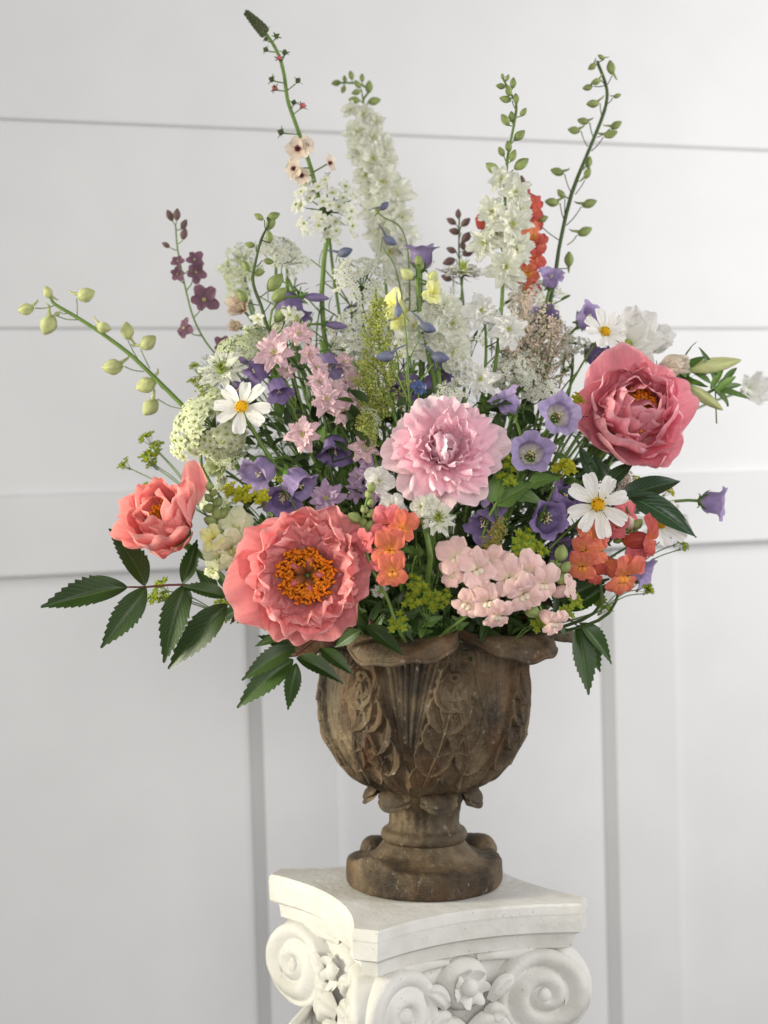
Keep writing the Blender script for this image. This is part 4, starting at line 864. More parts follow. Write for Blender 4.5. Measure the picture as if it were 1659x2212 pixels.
spike('larkspur', 'double pink larkspur with large starry florets at centre left', 'larkspur', -.07, [(715, 1020), (700, 900), (665, 820), (640, 760), (650, 690)],
    florets=[(594, 762, 90, -.2, .1, .04), (645, 722, 62, .2, .3, .01), (684, 795, 56, .5, .3), (668, 765, 50, .2, .3), (704, 862, 78, .1, .1, .03), (742, 888, 70, .4, 0, .02), (655, 938, 82, -.2, .0, .05), (690, 825, 56, -.1, .2, .02), (785, 965, 66, .5, -.1, .03), (722, 842, 52, .4, .3), (620, 800, 44, -.2, -.5)],
    mat='larkpink', budmat='bud', stemmat='stem_d', r=(.0024, .0012), buds=[(640, 690, 22, 80)])
spike('larkspur', 'lilac larkspur floret showing just above the large coral peony', 'larkspur', -.10, [(760, 1130), (708, 1080)], florets=[(705, 1078, 80, 0, .2, .02), (770, 1060, 50, .1, .1)], mat='larklilac', stemmat='stem_d')
spike('larkspur', 'faded lilac larkspur hanging left of the pink peony', 'larkspur', -.10, [(850, 1130), (820, 1030), (825, 985)], florets=[(812, 1062, 62, 0, .1, .02), (822, 1035, 42, .2, .3)], mat='larklilac', stemmat='stem_d', jag=.05)
spike('delphinium', 'white delphinium with a pair of ruffled florets right of the pale stock', 'delphinium', -.03, [(1040, 900), (1050, 760), (1045, 660)], florets=[(1040, 672, 82, -.1, .1, .02), (1098, 712, 84, .1, .05, .04), (1066, 690, 50, 0, .4)], mat='white', stemmat='stem')
spike('delphinium', 'single white delphinium floret just above the pink peony', 'delphinium', -.06, [(1050, 900), (1040, 830)], florets=[(1038, 820, 80, 0, .1, .02)], mat='white', stemmat='stem')
spike('delphinium', 'green leaved larkspur tip with dusky buds behind the nigella', 'delphinium', .14, [(1000, 640), (992, 560), (992, 460)], buds=[(990, 462, 22, 95), (975, 478, 24, 150), (1006, 480, 26, 40), (982, 500, 26, 170), (1008, 512, 30, 45), (975, 540, 24, 160), (1012, 545, 30, 20), (1000, 530, 22, 100), (970, 565, 30, 200), (1015, 580, 30, 10), (965, 600, 26, 160)], budmat='bud_plum', stemmat='stem_d', r=(.0014, .0009))
spike('delphinium', 'second blurred white delphinium, right of the tall blurred one', 'delphinium', .17, [(880, 760), (876, 640), (868, 500)], florets=[(866, 520, 58, .1, .2), (886, 566, 66, .3, 0), (862, 600, 62, -.2, 0), (884, 646, 66, .2, -.1), (866, 690, 58, -.1, -.1)], mat='white', stemmat='stem')
spike('larkspur', 'thin pale pink larkspur between the large pink one and the green astilbe', 'larkspur', -.02, [(770, 1010), (755, 900), (742, 770)], florets=[(742, 782, 42, 0, .3), (758, 818, 50, .2, .1), (738, 846, 46, -.3, 0), (768, 868, 50, .4, 0)], mat='larkpink', stemmat='stem_d')
spike('larkspur', 'cream larkspur florets above the largest pink floret', 'larkspur', .0, [(640, 860), (618, 740), (610, 670)], florets=[(628, 688, 58, .2, .3), (598, 712, 52, -.3, .1), (652, 712, 46, .4, .1)], mat='cream', stemmat='stem_d')
spike('larkspur', 'pale lilac larkspur under the thin pink one, left of the pink peony', 'larkspur', -.08, [(800, 1080), (790, 1000)], florets=[(795, 1002, 46, .1, .1), (772, 1030, 44, -.2, .1)], mat='larklilac', stemmat='stem_d')
spike('delphinium', 'small white florets low between violet bells and love in a mist', 'delphinium', -.05, [(1000, 960), (1005, 790)], florets=[(1005, 795, 40, .1, .2), (985, 830, 36, -.2, .1)], mat='white', stemmat='stem')
# blue delphinium buds on wire thin stems
sb = [(830, 445, 26, 40), (860, 672, 30, 265), (924, 708, 38, -20), (832, 770, 40, 185), (950, 772, 42, -10), (842, 520, 34, -30), (758, 668, 34, 190), (745, 545, 36, 20)]
for i, (u, v, l, an) in enumerate(sb):
    lab = ['blue grey bud high up before the blurred white delphinium', 'drooping blue bud left of the yellow snapdragon', 'blue spurred bud lying against the pale stock', 'blue spurred bud pointing left over the green astilbe',
           'blue spurred bud just below the pale stock', 'blue bud in the gap left of the upright purple bell', 'blue bud behind the green astilbe plume', 'blue bud behind the domed lace flower'][i]
    yy = -.10 if 2 <= i <= 4 or i == 1 else .06
    spike('blue_delphinium', lab, 'delphinium', yy, [(880+i*4, 880), (880 if i < 5 else u+20, v+90), (u+(14 if an > 90 and an < 270 else -14), v+14)], buds=[(u, v, l, an, (u+(24 if 90 < an < 300 else -20), v+22))], budmat='bud_blue', spur=.75, stemmat='stem', r=(.0012, .0007))
spike('blue_delphinium', 'tiny bright blue open floret just above the pink peony', 'delphinium', -.13, [(900, 930), (905, 845)], florets=[(905, 838, 34, 0, .2, .01)], mat='blue', stemmat='stem', r=(.001, .0007), jag=.04)

# ---------------------------------------------------------------- bellflowers
BL = [
 (910, 556, 0.0, .0, .97, 66, 'upright purple bellflower standing highest in the middle', 'purple', False),
 (1190, 604, .06, .1, .80, 50, 'upright purple bellflower right of the red orange snapdragon', 'purple', False),
 (1268, 688, .04, .55, .45, 62, 'purple bellflower opening right behind the upper right cosmos', 'purple', False),
 (1288, 768, .05, .6, -.6, 66, 'shaded purple bellflower above the deep coral peony', 'purple_d', False),
 (1176, 690, .08, .0, .3, 60, 'dusky purple bellflower behind the beige astilbe, upper one', 'purple_d', False),
 (1152, 742, .09, -.1, -.9, 56, 'dusky purple bellflower behind the beige astilbe, lower one', 'purple_d', False),
 (1097, 872, -.11, -.48, .82, 66, 'lilac purple bellflower tipped up left, right of the pink peony', 'purple', False),
 (1206, 898, -.14, .1, .12, 76, 'lilac bellflower facing forward beside the deep coral peony', 'lilac', False),
 (1147, 981, -.15, -.05, .15, 78, 'lilac star mouthed bellflower facing forward, right of the pink peony', 'lilac', False),
 (1182, 1120, -.13, .1, -.1, 86, 'dark purple bellflower facing forward above the peach snapdragon', 'purple_d', False),
 (1214, 1080, -.09, .5, .7, 78, 'dark purple bellflower behind another, left of the narrow petalled cosmos', 'purple_d', False),
 (1046, 1128, -.13, -.3, -.6, 72, 'dark violet bellflower opening down under the pink peony', 'purple_d', False),
 (1062, 1085, -.11, .5, -.6, 62, 'shaded violet bellflower right below the pink peony', 'purple_d', False),
 (1540, 1085, -.02, .93, -.12, 66, 'purple bellflower pointing right, alone at the right edge', 'purple', False),
 (1378, 1228, -.02, .8, -.4, 66, 'purple bellflower behind the lower right orange snapdragon', 'purple', False),
 (626, 665, .02, .15, -.93, 82, 'deep purple bellflower hanging under the striped larkspur buds', 'purple_d', False),
 (560, 795, -.06, -.75, -.55, 70, 'purple bellflower half hidden behind the pink larkspur', 'purple_d', False),
 (706, 784, -.03, .25, -.90, 62, 'purple bellflower hanging right of the largest pink larkspur floret', 'purple', False),
 (600, 838, -.09, .3, -.85, 58, 'deep violet bellflower right of the left cosmos', 'purple_d', False),
 (518, 838, -.05, -.6, -.6, 56, 'violet bellflower behind the left cosmos', 'purple_d', False),
 (724, 968, -.08, .0, -.88, 74, 'dark violet bellflower hanging between pink larkspur florets', 'purple_d', False),
 (566, 1018, -.09, -.55, -.6, 80, 'soft violet bellflower above the yellow green bracts at left', 'purple', False),
 (640, 1042, -.11, .7, -.6, 84, 'soft violet bellflower right above the large coral peony', 'purple', False),
 (612, 1075, -.10, -.1, -.5, 70, 'shaded violet bellflower squeezed over the large coral peony', 'purple_d', False),
 (880, 830, -.02, -.3, -.85, 70, 'shaded violet bellflower behind the blue floret', 'purple_d', False),
 (948, 800, .0, .3, -.8, 70, 'shaded violet bellflower above the pink peony', 'purple_d', False),
 (1215, 1180, -.06, .1, -.6, 66, 'almost black purple bellflower behind the peach snapdragon', 'purple_d', False),
 (1040, 1000, .02, 0, 0, 50, 'hidden violet bellflower right behind the pink peony', 'purple_d', False),
]
for u, v, y, dx, dz, s_, lab, mt, bk in BL: bell(u, v, y, dx, dz, s_, lab, mt, bk)
def bellbud(u0, v0, u1, v1, y, lab, mat='purple', wd=.15):
    a = P(u0, v0, y); c = P(u1, v1, y); L_ = (c-a).length; b0 = mouth(a); t = thing('bellflower_bud', lab, 'flower bud', b0)
    d = (c-a).normalized(); stem_part(t, [(stem_pts(b0, a, d), [.0018, .0013])]); add('bud', bud_mesh(mat, wd), t, frame(a, d, 0, L_))
    add('calyx', bell_calyx(), t, frame(a, d, 0, L_*(.42 if mat == 'purple' else .55))); return t
bellbud(655, 640, 712, 645, -.02, 'furled purple bellflower bud pointing right, upper of two'); bellbud(700, 700, 752, 706, -.02, 'furled purple bellflower bud pointing right, lower of two')
bellbud(1480, 800, 1602, 778, .03, 'cream green bellflower bud pointing right beyond the deep coral peony', 'bud_pale', .12)
bellbud(1480, 830, 1562, 886, .03, 'cream green bellflower bud pointing down right beyond the deep coral peony', 'bud_pale', .12)
# leafy joint that holds those two buds
t = thing('bellflower_sprig', 'leafy green bellflower sprig with spiky sepals at the far right', 'sprig', mouth(P(1430, 850, .03)))
stem_part(t, [(spline([P(1380, 870, .03), P(1450, 862, .03), P(1530, 848, .03), P(1570, 815, .03)], 12), [.0022, .0016]), (stem_pts(mouth(P(1430, 850, .03)), P(1380, 870, .03)), .0022), ([P(1545, 840, .03), P(1548, 915, .03)], .0008)])
for (a, b_, c, d, l) in ((1545, 845, 1600, 800, 60), (1545, 840, 1610, 850, 70), (1540, 835, 1598, 880, 70), (1548, 830, 1530, 760, 84), (1535, 828, 1475, 775, 80), (1560, 830, 1600, 775, 70), (1550, 835, 1575, 815, 60), (1552, 840, 1590, 830, 66), (1540, 840, 1580, 868, 66), (1535, 840, 1555, 805, 60)):
    p0 = P(a, b_, .03+jr(.01)); p1 = P(c, d, .03+jr(.02)); leaf_at(t, p0, p1-p0, (jr(.5), -1, .3), S(l*1.15, .03), 'lance_l' if l < 65 else 'lance')
# ---------------------------------------------------------------- snapdragons and stock
def snap_tube(mat, inner):
    def f():
        b = MB(); rows = []
        for t in np.linspace(0, 1, 9):
            r = .17+.15*math.sin(PI*min(t*1.0, 1))**.7+.06*t; rows.append([(r*math.cos(a), r*.95*math.sin(a), -.95+t*.9) for a in np.linspace(0, 2*PI, 15)])
        b.grid(np.array(rows))
        for sg in (-1, 1): b.ell((sg*.10, -.12, .0), (.15, .15, .20), 12, 8, 1)     # the palate that closes the mouth
        return b.mesh('floret', [M[mat], M[inner]])
    return cached(('snap', mat, inner), f)
SNIN = {'orange': 'yellowpal', 'rose': 'rose', 'redorange': 'orange', 'peach': 'blush', 'greenwhite': 'bud_pale', 'yellow': 'yellow'}
M['yellowpal'] = petal_mat('palate_yellow', (240, 180, 70), (240, 170, 70), (240, 150, 80), .2)
def snap_floret(t, p, d, size, mat, roll=None):
    """d: the way the mouth looks; local z = d, local y = up"""
    z = Vector(d).normalized(); y = Vector((jr(.7), 0, 1)); y = (y-z*y.dot(z)).normalized(); x = y.cross(z); s = size/1.55
    Fm = Matrix(((x.x*s, y.x*s, z.x*s, p[0]), (x.y*s, y.y*s, z.y*s, p[1]), (x.z*s, y.z*s, z.z*s, p[2]), (0, 0, 0, 1)))
    fl = add('floret', snap_tube(mat, SNIN.get(mat, mat)), t, Fm)
    up = lib(mat, 'upper_lip', 3, L=.98, W=.86, prof='wide', nu=13, nv=10, bend0=.8, bend=-1.4, cup=-.3, ruffle=.09, jag=.05, jn=2, tipround=.35, rf=2.4)
    lo = lib(mat, 'lower_lip', 4, L=.74, W=.70, prof='wide', nu=11, nv=9, bend0=.7, bend=-1.4, cup=-.3, ruffle=.08, jag=.05, jn=2, tipround=.35, rf=2.4)
    for sg in (-1, 1): add('upper_lip', pick(up), fl, pm(Fm, sg*R(27)+jr(.1), jr(.15), .06, -.02+.03*sg, random.uniform(.9, 1.08), jr(.15)))
    for sg in (-1, 0, 1): add('lower_lip', pick(lo), fl, pm(Fm, PI+sg*R(56)+jr(.1), jr(.15), .12, .06 if sg == 0 else .03, (.85 if sg == 0 else 1)*random.uniform(.92, 1.08), jr(.15)))
    return fl
def snap(label, y, stemuv, florets=(), buds=(), mat='orange', budmat='bud', stemmat='stem', name='snapdragon', cat='snapdragon', r=(.0019, .0012)):
    pts = [P(a, b_, y) for a, b_ in stemuv]; b0 = mouth(pts[0]); path = spline(pts, 14); t = thing(name, label, cat, b0)
    tubes = [(stem_pts(b0, path[0], path[2]-path[0], 10)[:-1]+path, r)]
    for fl in florets:
        u, v, sz, dx, dz = fl[:5]; yy = y-(fl[5] if len(fl) > 5 else .02); mt = fl[6] if len(fl) > 6 else mat
        p = P(u, v, yy); d = (fdir(dx*1.15, dz*1.1)+Vector((jr(.28), 0, jr(.28)))).normalized(); s = S(sz, yy); o = p-d*s*.62; a = min(path, key=lambda q: (q-o).length)
        tubes.append(([a, o], .0010)); snap_floret(t, p, d, s*random.uniform(.9, 1.12), mt)
        add('calyx', star_calyx(), t, frame(o+d*.001, d, 0, s*.26))
    for bd in buds:
        u, v, ln, an = bd[:4]; c = P(u, v, y+jr(.008)); a = min(path, key=lambda q: (q-c).length); d = Vector((math.cos(R(an)), -.3, math.sin(R(an)))).normalized(); L_ = S(ln, y)
        p0 = c-d*L_*.5; tubes.append(([a, p0], .0008)); add('bud', bud_mesh(bd[4] if len(bd) > 4 else budmat, .34), t, frame(p0, d, 0, L_))
        add('calyx', star_calyx(), t, frame(p0, d, 0, L_*.35))
    stem_part(t, tubes, stemmat); return t
snap('orange and coral snapdragon with a bud spike, right beside the large coral peony', -.20, [(850, 1330), (835, 1290), (800, 1220), (782, 1150), (790, 1090), (805, 1045)],
    florets=[(836, 1135, 84, -.2, .1, .01, 'rose'), (868, 1142, 78, .45, .0, .02, 'orange'), (842, 1190, 78, .2, -.1, .035, 'orange'), (848, 1236, 84, .1, -.2, .04, 'orange'), (790, 1170, 60, -.4, -.1, .01, 'rose'), (820, 1215, 50, -.1, 0, .01, 'rose')],
    buds=[(803, 1052, 24, 75), (796, 1068, 22, 100), (800, 1085, 22, 60), (787, 1100, 22, 120), (802, 1108, 24, 50), (766, 1118, 34, 150), (784, 1128, 26, 100), (800, 1135, 28, 70), (790, 1150, 28, 110), (768, 1160, 40, 210, 'rose')])
snap('peach pink snapdragon lying across the urn rim, its green tip pointing up right', -.19, [(1010, 1330), (1070, 1290), (1150, 1270), (1190, 1240), (1212, 1190)],
    florets=[(985, 1205, 84, -.4, .2, .02), (978, 1240, 72, -.6, 0, .01), (1030, 1232, 84, -.2, .1, .03), (1064, 1218, 82, .0, .3, .02), (1100, 1250, 84, .2, .2, .03), (1140, 1235, 88, .3, .3, .02), (1130, 1285, 78, .1, -.1, .03), (1172, 1262, 80, .4, .0, .02), (1055, 1300, 82, -.1, -.3, .03), (1010, 1305, 78, -.5, -.3, .02), (1075, 1330, 72, .1, -.5, .03), (1030, 1275, 70, -.3, -.1, .02),
              (1196, 1345, 62, .55, -.4, .03), (1228, 1272, 56, .8, .1, .0)],
    buds=[(1212, 1195, 40, 80), (1200, 1222, 34, 130), (1222, 1225, 30, 60), (1190, 1240, 34, 100, 'bud_pale'), (1215, 1250, 34, 20), (1150, 1320, 40, -30)], mat='peach', stemmat='stem')
snap('red orange snapdragon blurred behind the white delphinium', .10, [(1140, 660), (1140, 560), (1130, 460), (1125, 385)],
    florets=[(1150, 450, 58, .4, .1), (1160, 478, 48, .5, -.2, .0), (1148, 510, 54, .2, .1, .02, 'orange'), (1130, 470, 50, -.3, 0), (1058, 490, 56, -.6, .1, 0), (1152, 560, 56, .4, 0), (1140, 590, 54, .1, -.1, .02, 'orange'), (1125, 540, 50, -.2, 0), (1145, 620, 50, .2, 0, 0), (1168, 530, 44, .6, -.1), (1135, 420, 34, .3, .3, .01)],
    buds=[(1126, 392, 26, 90, 'bud_plum'), (1133, 405, 22, 60, 'bud_plum')], mat='redorange', stemmat='stem_d')
snap('orange snapdragon right under the narrow petalled cosmos', -.13, [(1300, 1280), (1290, 1220), (1285, 1150)], florets=[(1278, 1165, 78, -.2, .2, .01), (1285, 1195, 62, .1, -.1, .02), (1258, 1225, 72, -.3, -.2, .02), (1285, 1238, 62, .2, -.2, .01, 'redorange'), (1265, 1190, 60, -.4, 0), (1300, 1150, 50, .4, .2, .0, 'rose')],
    buds=[(1293, 1190, 20, 60), (1272, 1205, 20, 100)], mat='orange', stemmat='stem_d')
snap('coral red snapdragon at the lower right with flared lips', -.10, [(1330, 1300), (1352, 1230), (1370, 1150), (1350, 1090)], florets=[(1345, 1245, 88, .3, -.3, .03, 'orange'), (1368, 1212, 72, .5, .1, .0, 'rose'), (1400, 1165, 82, .7, .1, .02, 'redorange'), (1375, 1182, 62, .3, -.1, .01, 'rose'), (1350, 1110, 58, .5, .3, .0, 'rose'), (1330, 1140, 58, -.2, .1, .02, 'rose'), (1310, 1225, 50, -.4, 0, .0, 'redorange')],
    buds=[(1360, 1130, 34, 100, 'blush'), (1348, 1142, 30, 140), (1368, 1150, 30, 60), (1378, 1132, 28, 50), (1352, 1165, 26, 200), (1335, 1165, 26, 210)], mat='redorange', stemmat='stem_d')
snap('pale green snapdragon with tight buds between the two left coral peonies', -.13, [(500, 1260), (490, 1180), (468, 1110), (452, 1050)],
    florets=[(460, 1165, 54, -.3, 0, .02, 'yellow'), (490, 1150, 80, .2, .2, .0), (512, 1135, 74, .3, .3, .0), (500, 1185, 80, .1, -.1, .01), (475, 1205, 70, -.3, -.3, .01, 'greenwhite'), (520, 1205, 72, .3, -.3, .0, 'white'), (460, 1230, 50, -.4, -.5, .0, 'greenwhite'), (525, 1165, 66, .5, 0, -.01)],
    buds=[(452, 1050, 22, 90), (462, 1065, 20, 60), (450, 1075, 22, 130), (470, 1085, 26, 70), (452, 1098, 28, 170), (468, 1110, 30, 100), (482, 1108, 30, 50), (455, 1125, 32, 160), (478, 1130, 34, 60), (462, 1145, 30, 110)], mat='greenwhite', stemmat='stem')
snap('pale yellow snapdragon with green buds just below the topmost bellflower', -.05, [(925, 760), (908, 690), (903, 620), (902, 570)], florets=[(932, 635, 46, .4, 0, .02, 'yellow'), (850, 662, 62, -.5, .1, .0, 'yellow'), (935, 608, 40, .4, .3, 0, 'yellow'), (862, 690, 50, -.4, -.3, 0, 'yellow')],
    buds=[(880, 592, 36, 140, 'bud_pale'), (904, 562, 24, 92), (908, 575, 22, 60), (936, 598, 30, 70, 'bud_pale')], mat='yellow', stemmat='stem', r=(.003, .002))
def stock(label, y, stemuv, fl, mat='white'):
    pts = [P(a, b_, y) for a, b_ in stemuv]; b0 = mouth(pts[0]); path = spline(pts, 10); t = thing('stock', label, 'stock flower', b0); tubes = [(stem_pts(b0, path[0], None, 8)[:-1]+path, .0028)]
    for u, v, sz, dx, dz in fl:
        p = P(u, v, y-.025); d = fdir(dx, dz); a = min(path, key=lambda q: (q-p).length); tubes.append(([a, p-d*.004], .001)); s = S(sz*1.12, y)/2
        Fm = frame(p, d, random.uniform(0, 6), s); f_ = add('floret', lark_eye(mat), t, Fm); L_ = lib(mat, 'petal', 4, L=1, W=.95, prof='wedge', nu=11, nv=8, bend0=.1, bend=-.3, cup=.4, ruffle=.14, jag=.04, jn=3, tipround=.2, rf=3)
        for k, (n, tl, s2) in enumerate(((5, 12, 1), (5, 32, .8), (4, 58, .6))):
            for i in range(n): add('petal', pick(L_), f_, pm(Fm, i*2*PI/n+k*.6+jr(.15), R(tl)+jr(.2), .05, .04*k, s2*random.uniform(.9, 1.05)))
    stem_part(t, tubes); return t
stock('creamy white stock with ruffled florets in the upper middle', -.02, [(950, 860), (945, 760), (950, 660)], [(960, 662, 66, .1, .4), (975, 700, 84, .3, .1), (930, 700, 80, -.2, .1), (898, 706, 78, -.4, .2), (915, 745, 70, -.2, -.1), (978, 760, 80, .3, -.2), (950, 740, 70, 0, 0), (880, 740, 60, -.5, -.1), (990, 785, 54, .4, -.3), (945, 675, 62, 0, .4)], 'cream')
stock('small white stock between the large coral and the pink peony', -.14, [(860, 1180), (850, 1110)], [(845, 1092, 54, 0, .2), (818, 1040, 66, .2, .2), (862, 1105, 40, .3, 0)], 'white')
stock('small cream florets just under the pink peony', -.17, [(930, 1200), (915, 1120)], [(910, 1095, 48, -.2, .2), (930, 1085, 36, .2, .3)], 'cream')

# ---------------------------------------------------------------- lace flowers
def umbellet(mat, n=9, pt=False, rad=1.0, seed=0, dense=.32):
    def f():
        r = random.Random(seed); b = MB()
        for i in range(n):
            q = rad*math.sqrt((i+.3)/n); a = i*2.399; c = Vector((q*math.cos(a), q*math.sin(a), .25*(1-q*q)+r.uniform(-.05, .05))); nd = Vector((c.x*.5, c.y*.5, 1)).normalized()
            b.tube([(0, 0, -.9), c], [.02, .02], 3, 1)
            Fm = frame(c, nd, r.uniform(0, 6), dense)
            for k in range(5):
                X = petal_grid(L=1, W=.7, prof='point' if pt else 'round', nu=3, nv=4, cup=.4, ruffle=.05, tipround=0 if pt else .2, bend0=.2, bend=-.3, seed=k); b.grid(xf(X, Fm @ Matrix.Rotation(k*2*PI/5, 4, 'Z')), 0)
            b.bead(Fm @ Vector((0, 0, .12)), dense*.2, 2)
        return b.mesh('umbellet', [M[mat], M['stem'], M['eye']])
    return cached(('umb', mat, n, pt, rad, seed, dense), f)
def lace(label, u, v, y, dx, dz, Rpx, n, usz, mat='lace', dome=.5, big=0, pt=False, name='lace_flower', dense=.42, nfl=9, spread=1.0, base=None, rough=.07):
    d = fdir(dx, dz); c = P(u, v, y); Rr = S(Rpx, y); Fm = frame(c, d, random.uniform(0, 6)); hub = c-d*Rr*(dome+.45); b0 = base or mouth(c)
    t = thing(name, label, 'lace flower', b0); tubes = [(stem_pts(b0, hub, d*.6+Vector((0, 0, .5))), [.0022, .0018])]
    bigp = lib(mat, 'petal', 4, L=1.0, W=.75, prof='wedge', nu=9, nv=7, cup=.4, bend0=.1, bend=-.3, ruffle=.06, tipround=-.15, jag=.10, jn=1)
    for i in range(n):
        q = math.sqrt((i+.4)/n)*spread; a = i*2.399+jr(.15); r = Rr*q; zz = Rr*dome*(math.sqrt(max(0, 1-.85*q*q))-1)
        p = Fm @ Vector((r*math.cos(a), r*math.sin(a), zz+jr(Rr*rough*2)))+Vector((jr(Rr*rough), jr(Rr*rough), jr(Rr*rough))); nd = (p-(c-d*Rr*1.1)).normalized(); s = S(usz, y)/2*random.uniform(.95, 1.3)
        tubes.append((spline([hub, hub.lerp(p, .5)+d*Rr*.08, p-nd*s*.8], 6), .0006)); Fu = frame(p, nd, random.uniform(0, 6), s)
        ub = add('umbellet', umbellet(mat, nfl, pt, seed=i % 3, dense=dense), t, Fu)
        if big and q > .55:
            for k in range(big):
                out = (p-c).normalized(); q2 = Fu.inverted().to_3x3() @ out; aa = math.atan2(q2.y, q2.x)-PI/2+(k-(big-1)/2)*.75
                add('petal', pick(bigp), ub, pm(Fu, aa, R(8)+jr(.3), .55, .05, 1.15*random.uniform(.8, 1.1)))
    stem_part(t, tubes, 'stem', sides=5); return t
lace('white lace flower with large outer petals, highest on the left', 706, 442, .02, .0, .1, 66, 34, 33, dome=.4, big=1, nfl=1, dense=.95, rough=.1)
lace('domed white lace flower just left of the topmost bellflower', 785, 590, .02, .05, .45, 62, 24, 28, dome=.65, big=1, nfl=5, dense=.5, rough=.12)
lace('white lace flower behind the green astilbe plume', 775, 718, .0, -.1, .2, 62, 16, 34, dome=.5, big=2, nfl=5, dense=.55)
lace('blurred white lace flower seen edge on at the upper left', 605, 528, .14, .2, .85, 56, 12, 32, dome=.5, big=2, nfl=8)
lace('blurred pale lace flower left of the upper green buds', 512, 588, .2, -.2, .3, 40, 9, 34, mat='lacegreen', dome=.4, big=1, nfl=7)
lace('small blurred greenish lace flower at the upper left edge', 512, 540, .2, -.2, .6, 30, 7, 22, mat='lacegreen', dome=.6, nfl=5)
lace('pale green lace flower behind the love in a mist, at left', 522, 752, -.02, -.1, .5, 58, 18, 34, mat='lacegreen', dome=.6, nfl=9, pt=True)
lace('big pale green lace flower cluster behind the left cosmos', 448, 912, -.07, -.25, .25, 70, 34, 36, mat='lacegreen', dome=.3, pt=True, nfl=4, dense=.8, rough=.25)
lace('white lace tuft behind the beige astilbe', 1150, 640, .10, 0, .4, 62, 16, 30, mat='lace', dome=.5, nfl=8, big=1)
lace('loose white lace tuft above the lilac bellflower', 1125, 800, .02, 0, .3, 50, 14, 30, mat='lace', dome=.4, nfl=7, big=1)
lace('creamy lace tuft left of the pink peony', 792, 905, -.09, .1, .5, 30, 8, 26, mat='lacegreen', dome=.5, nfl=8)
lace('tiny white lace tuft far right behind the snapdragons', 1345, 1050, .03, .1, .3, 30, 8, 24, mat='lace', dome=.5, nfl=6)
lace('blurred white lace tuft right of the blurred delphinium', 905, 640, .14, .1, .3, 46, 12, 34, mat='lace', dome=.5, nfl=7, big=1)
lace('greenish lace tuft low between left peony and snapdragon', 490, 960, -.03, -.2, .3, 40, 12, 32, mat='lacegreen', dome=.5, nfl=8, pt=True)

for q in (('airy white lace tuft left of the green astilbe', 735, 760, -.02, 'lace', 40), ('airy white lace tuft right of the yellow snapdragon', 1000, 730, -.0, 'lace', 34), ('airy cream lace tuft under the twin white florets', 1090, 790, .0, 'lace', 40),
          ('pale green lace tuft above the left cosmos', 560, 730, .0, 'lacegreen', 40), ('small white lace tuft over the pink peony', 975, 845, -.09, 'lace', 30), ('airy white lace tuft behind the left pink larkspur', 620, 560, .1, 'lace', 40),
          ('pale lace tuft above the shaded bell at right', 1235, 745, .05, 'lace', 36), ('small white lace tuft between the forward facing bells', 1175, 850, -.02, 'lace', 30), ('white lace tuft low left behind the leaves', 470, 1085, .0, 'lacegreen', 40)):
    lace(q[0], q[1], q[2], q[3], jr(.3), .35+jr(.2), q[5], 9, 24, mat=q[4], dome=.5, nfl=5, dense=.5, rough=.2, big=1)
# ---------------------------------------------------------------- love in a mist
def nigella(label, u, v, y, dx, dz, size, mat='cream', thread='stem_d', mist=26, flat=1):
    d = fdir(dx, dz); c = P(u, v, y); s = S(size, y)/2; b0 = mouth(c); t = thing('love_in_a_mist', label, 'nigella', b0); Fm = frame(c, d, 0, s)
    stem_part(t, [(stem_pts(b0, c, d), [.0014, .0012])])
    L_ = lib(mat, 'petal', 4, L=.95, W=.40, prof='round', nu=7, nv=8, cup=.5, bend0=.1, bend=-.2, ruffle=.06, jag=.16, jn=3, tipround=.3)
    for k, (n, tl, s2) in enumerate(((9, 4, 1), (9, 18, .82))):
        for i in range(n): add('petal', pick(L_), t, pm(Fm, i*2*PI/n+k*.35+jr(.1), R(tl)+jr(.15), .06, .03*k, s2*random.uniform(.85, 1.08)))
    def f():
        r = random.Random(9); b = MB(); b.ell((0, 0, .1), (.16, .16, .16), 10, 6, 0)
        for i in range(7):
            a = i*.9; b.tube([(.07*math.cos(a), .07*math.sin(a), .1), (.11*math.cos(a), .11*math.sin(a), .4), (.26*math.cos(a), .26*math.sin(a), .62)], [.05, .035, .012], 5, 0)
        for i in range(26):
            a = r.uniform(0, 6.28); q = r.uniform(.3, .48); b.tube([(.12*math.cos(a), .12*math.sin(a), .04), (q*math.cos(a), q*math.sin(a), .16)], [.012, .012], 3, 0); b.bead((q*math.cos(a), q*math.sin(a), .17), .028, 1)
        return b.mesh('centre', [M['eye'], M['speck']])
    add('centre', cached('nigc', f), t, Fm)
    def g_():
        r = random.Random(11); b = MB()
        for i in range(mist):
            a = r.uniform(0, 6.28); z = r.uniform(-.25, .05); p0 = Vector((0, 0, -.1)); l = r.uniform(.8, 1.25); dirv = Vector((math.cos(a), math.sin(a), z)); e = dirv*l+Vector((0, 0, .18)); b.tube([p0, dirv*l*.55, e], [.016, .012, .005], 3)
            for q in range(3):
                w_ = r.uniform(.35, .8); pp = dirv*l*w_; b.tube([pp, pp+Vector((r.uniform(-.3, .3), r.uniform(-.3, .3), r.uniform(-.05, .3)))], [.010, .004], 3)
        return b.mesh('bracts', M[thread])
    add('bracts', cached(('nigb', thread, mist), g_), t, Fm); return t
nigella('white love in a mist with dark green horns at the left', 480, 802, -.09, -.05, .45, 118, 'cream', 'stem')
nigella('white love in a mist with pointed horns just below the pink peony', 945, 1122, -.19, .1, .42, 96, 'cream', 'stem')
nigella('white love in a mist seen edge on with dark thread bracts, right of the topmost bell', 1000, 590, .05, .05, .93, 100, 'cream', 'bud_plum')
nigella('small white love in a mist hidden left below the orange snapdragon', 820, 1275, -.14, .1, -.5, 46, 'white', 'stem')

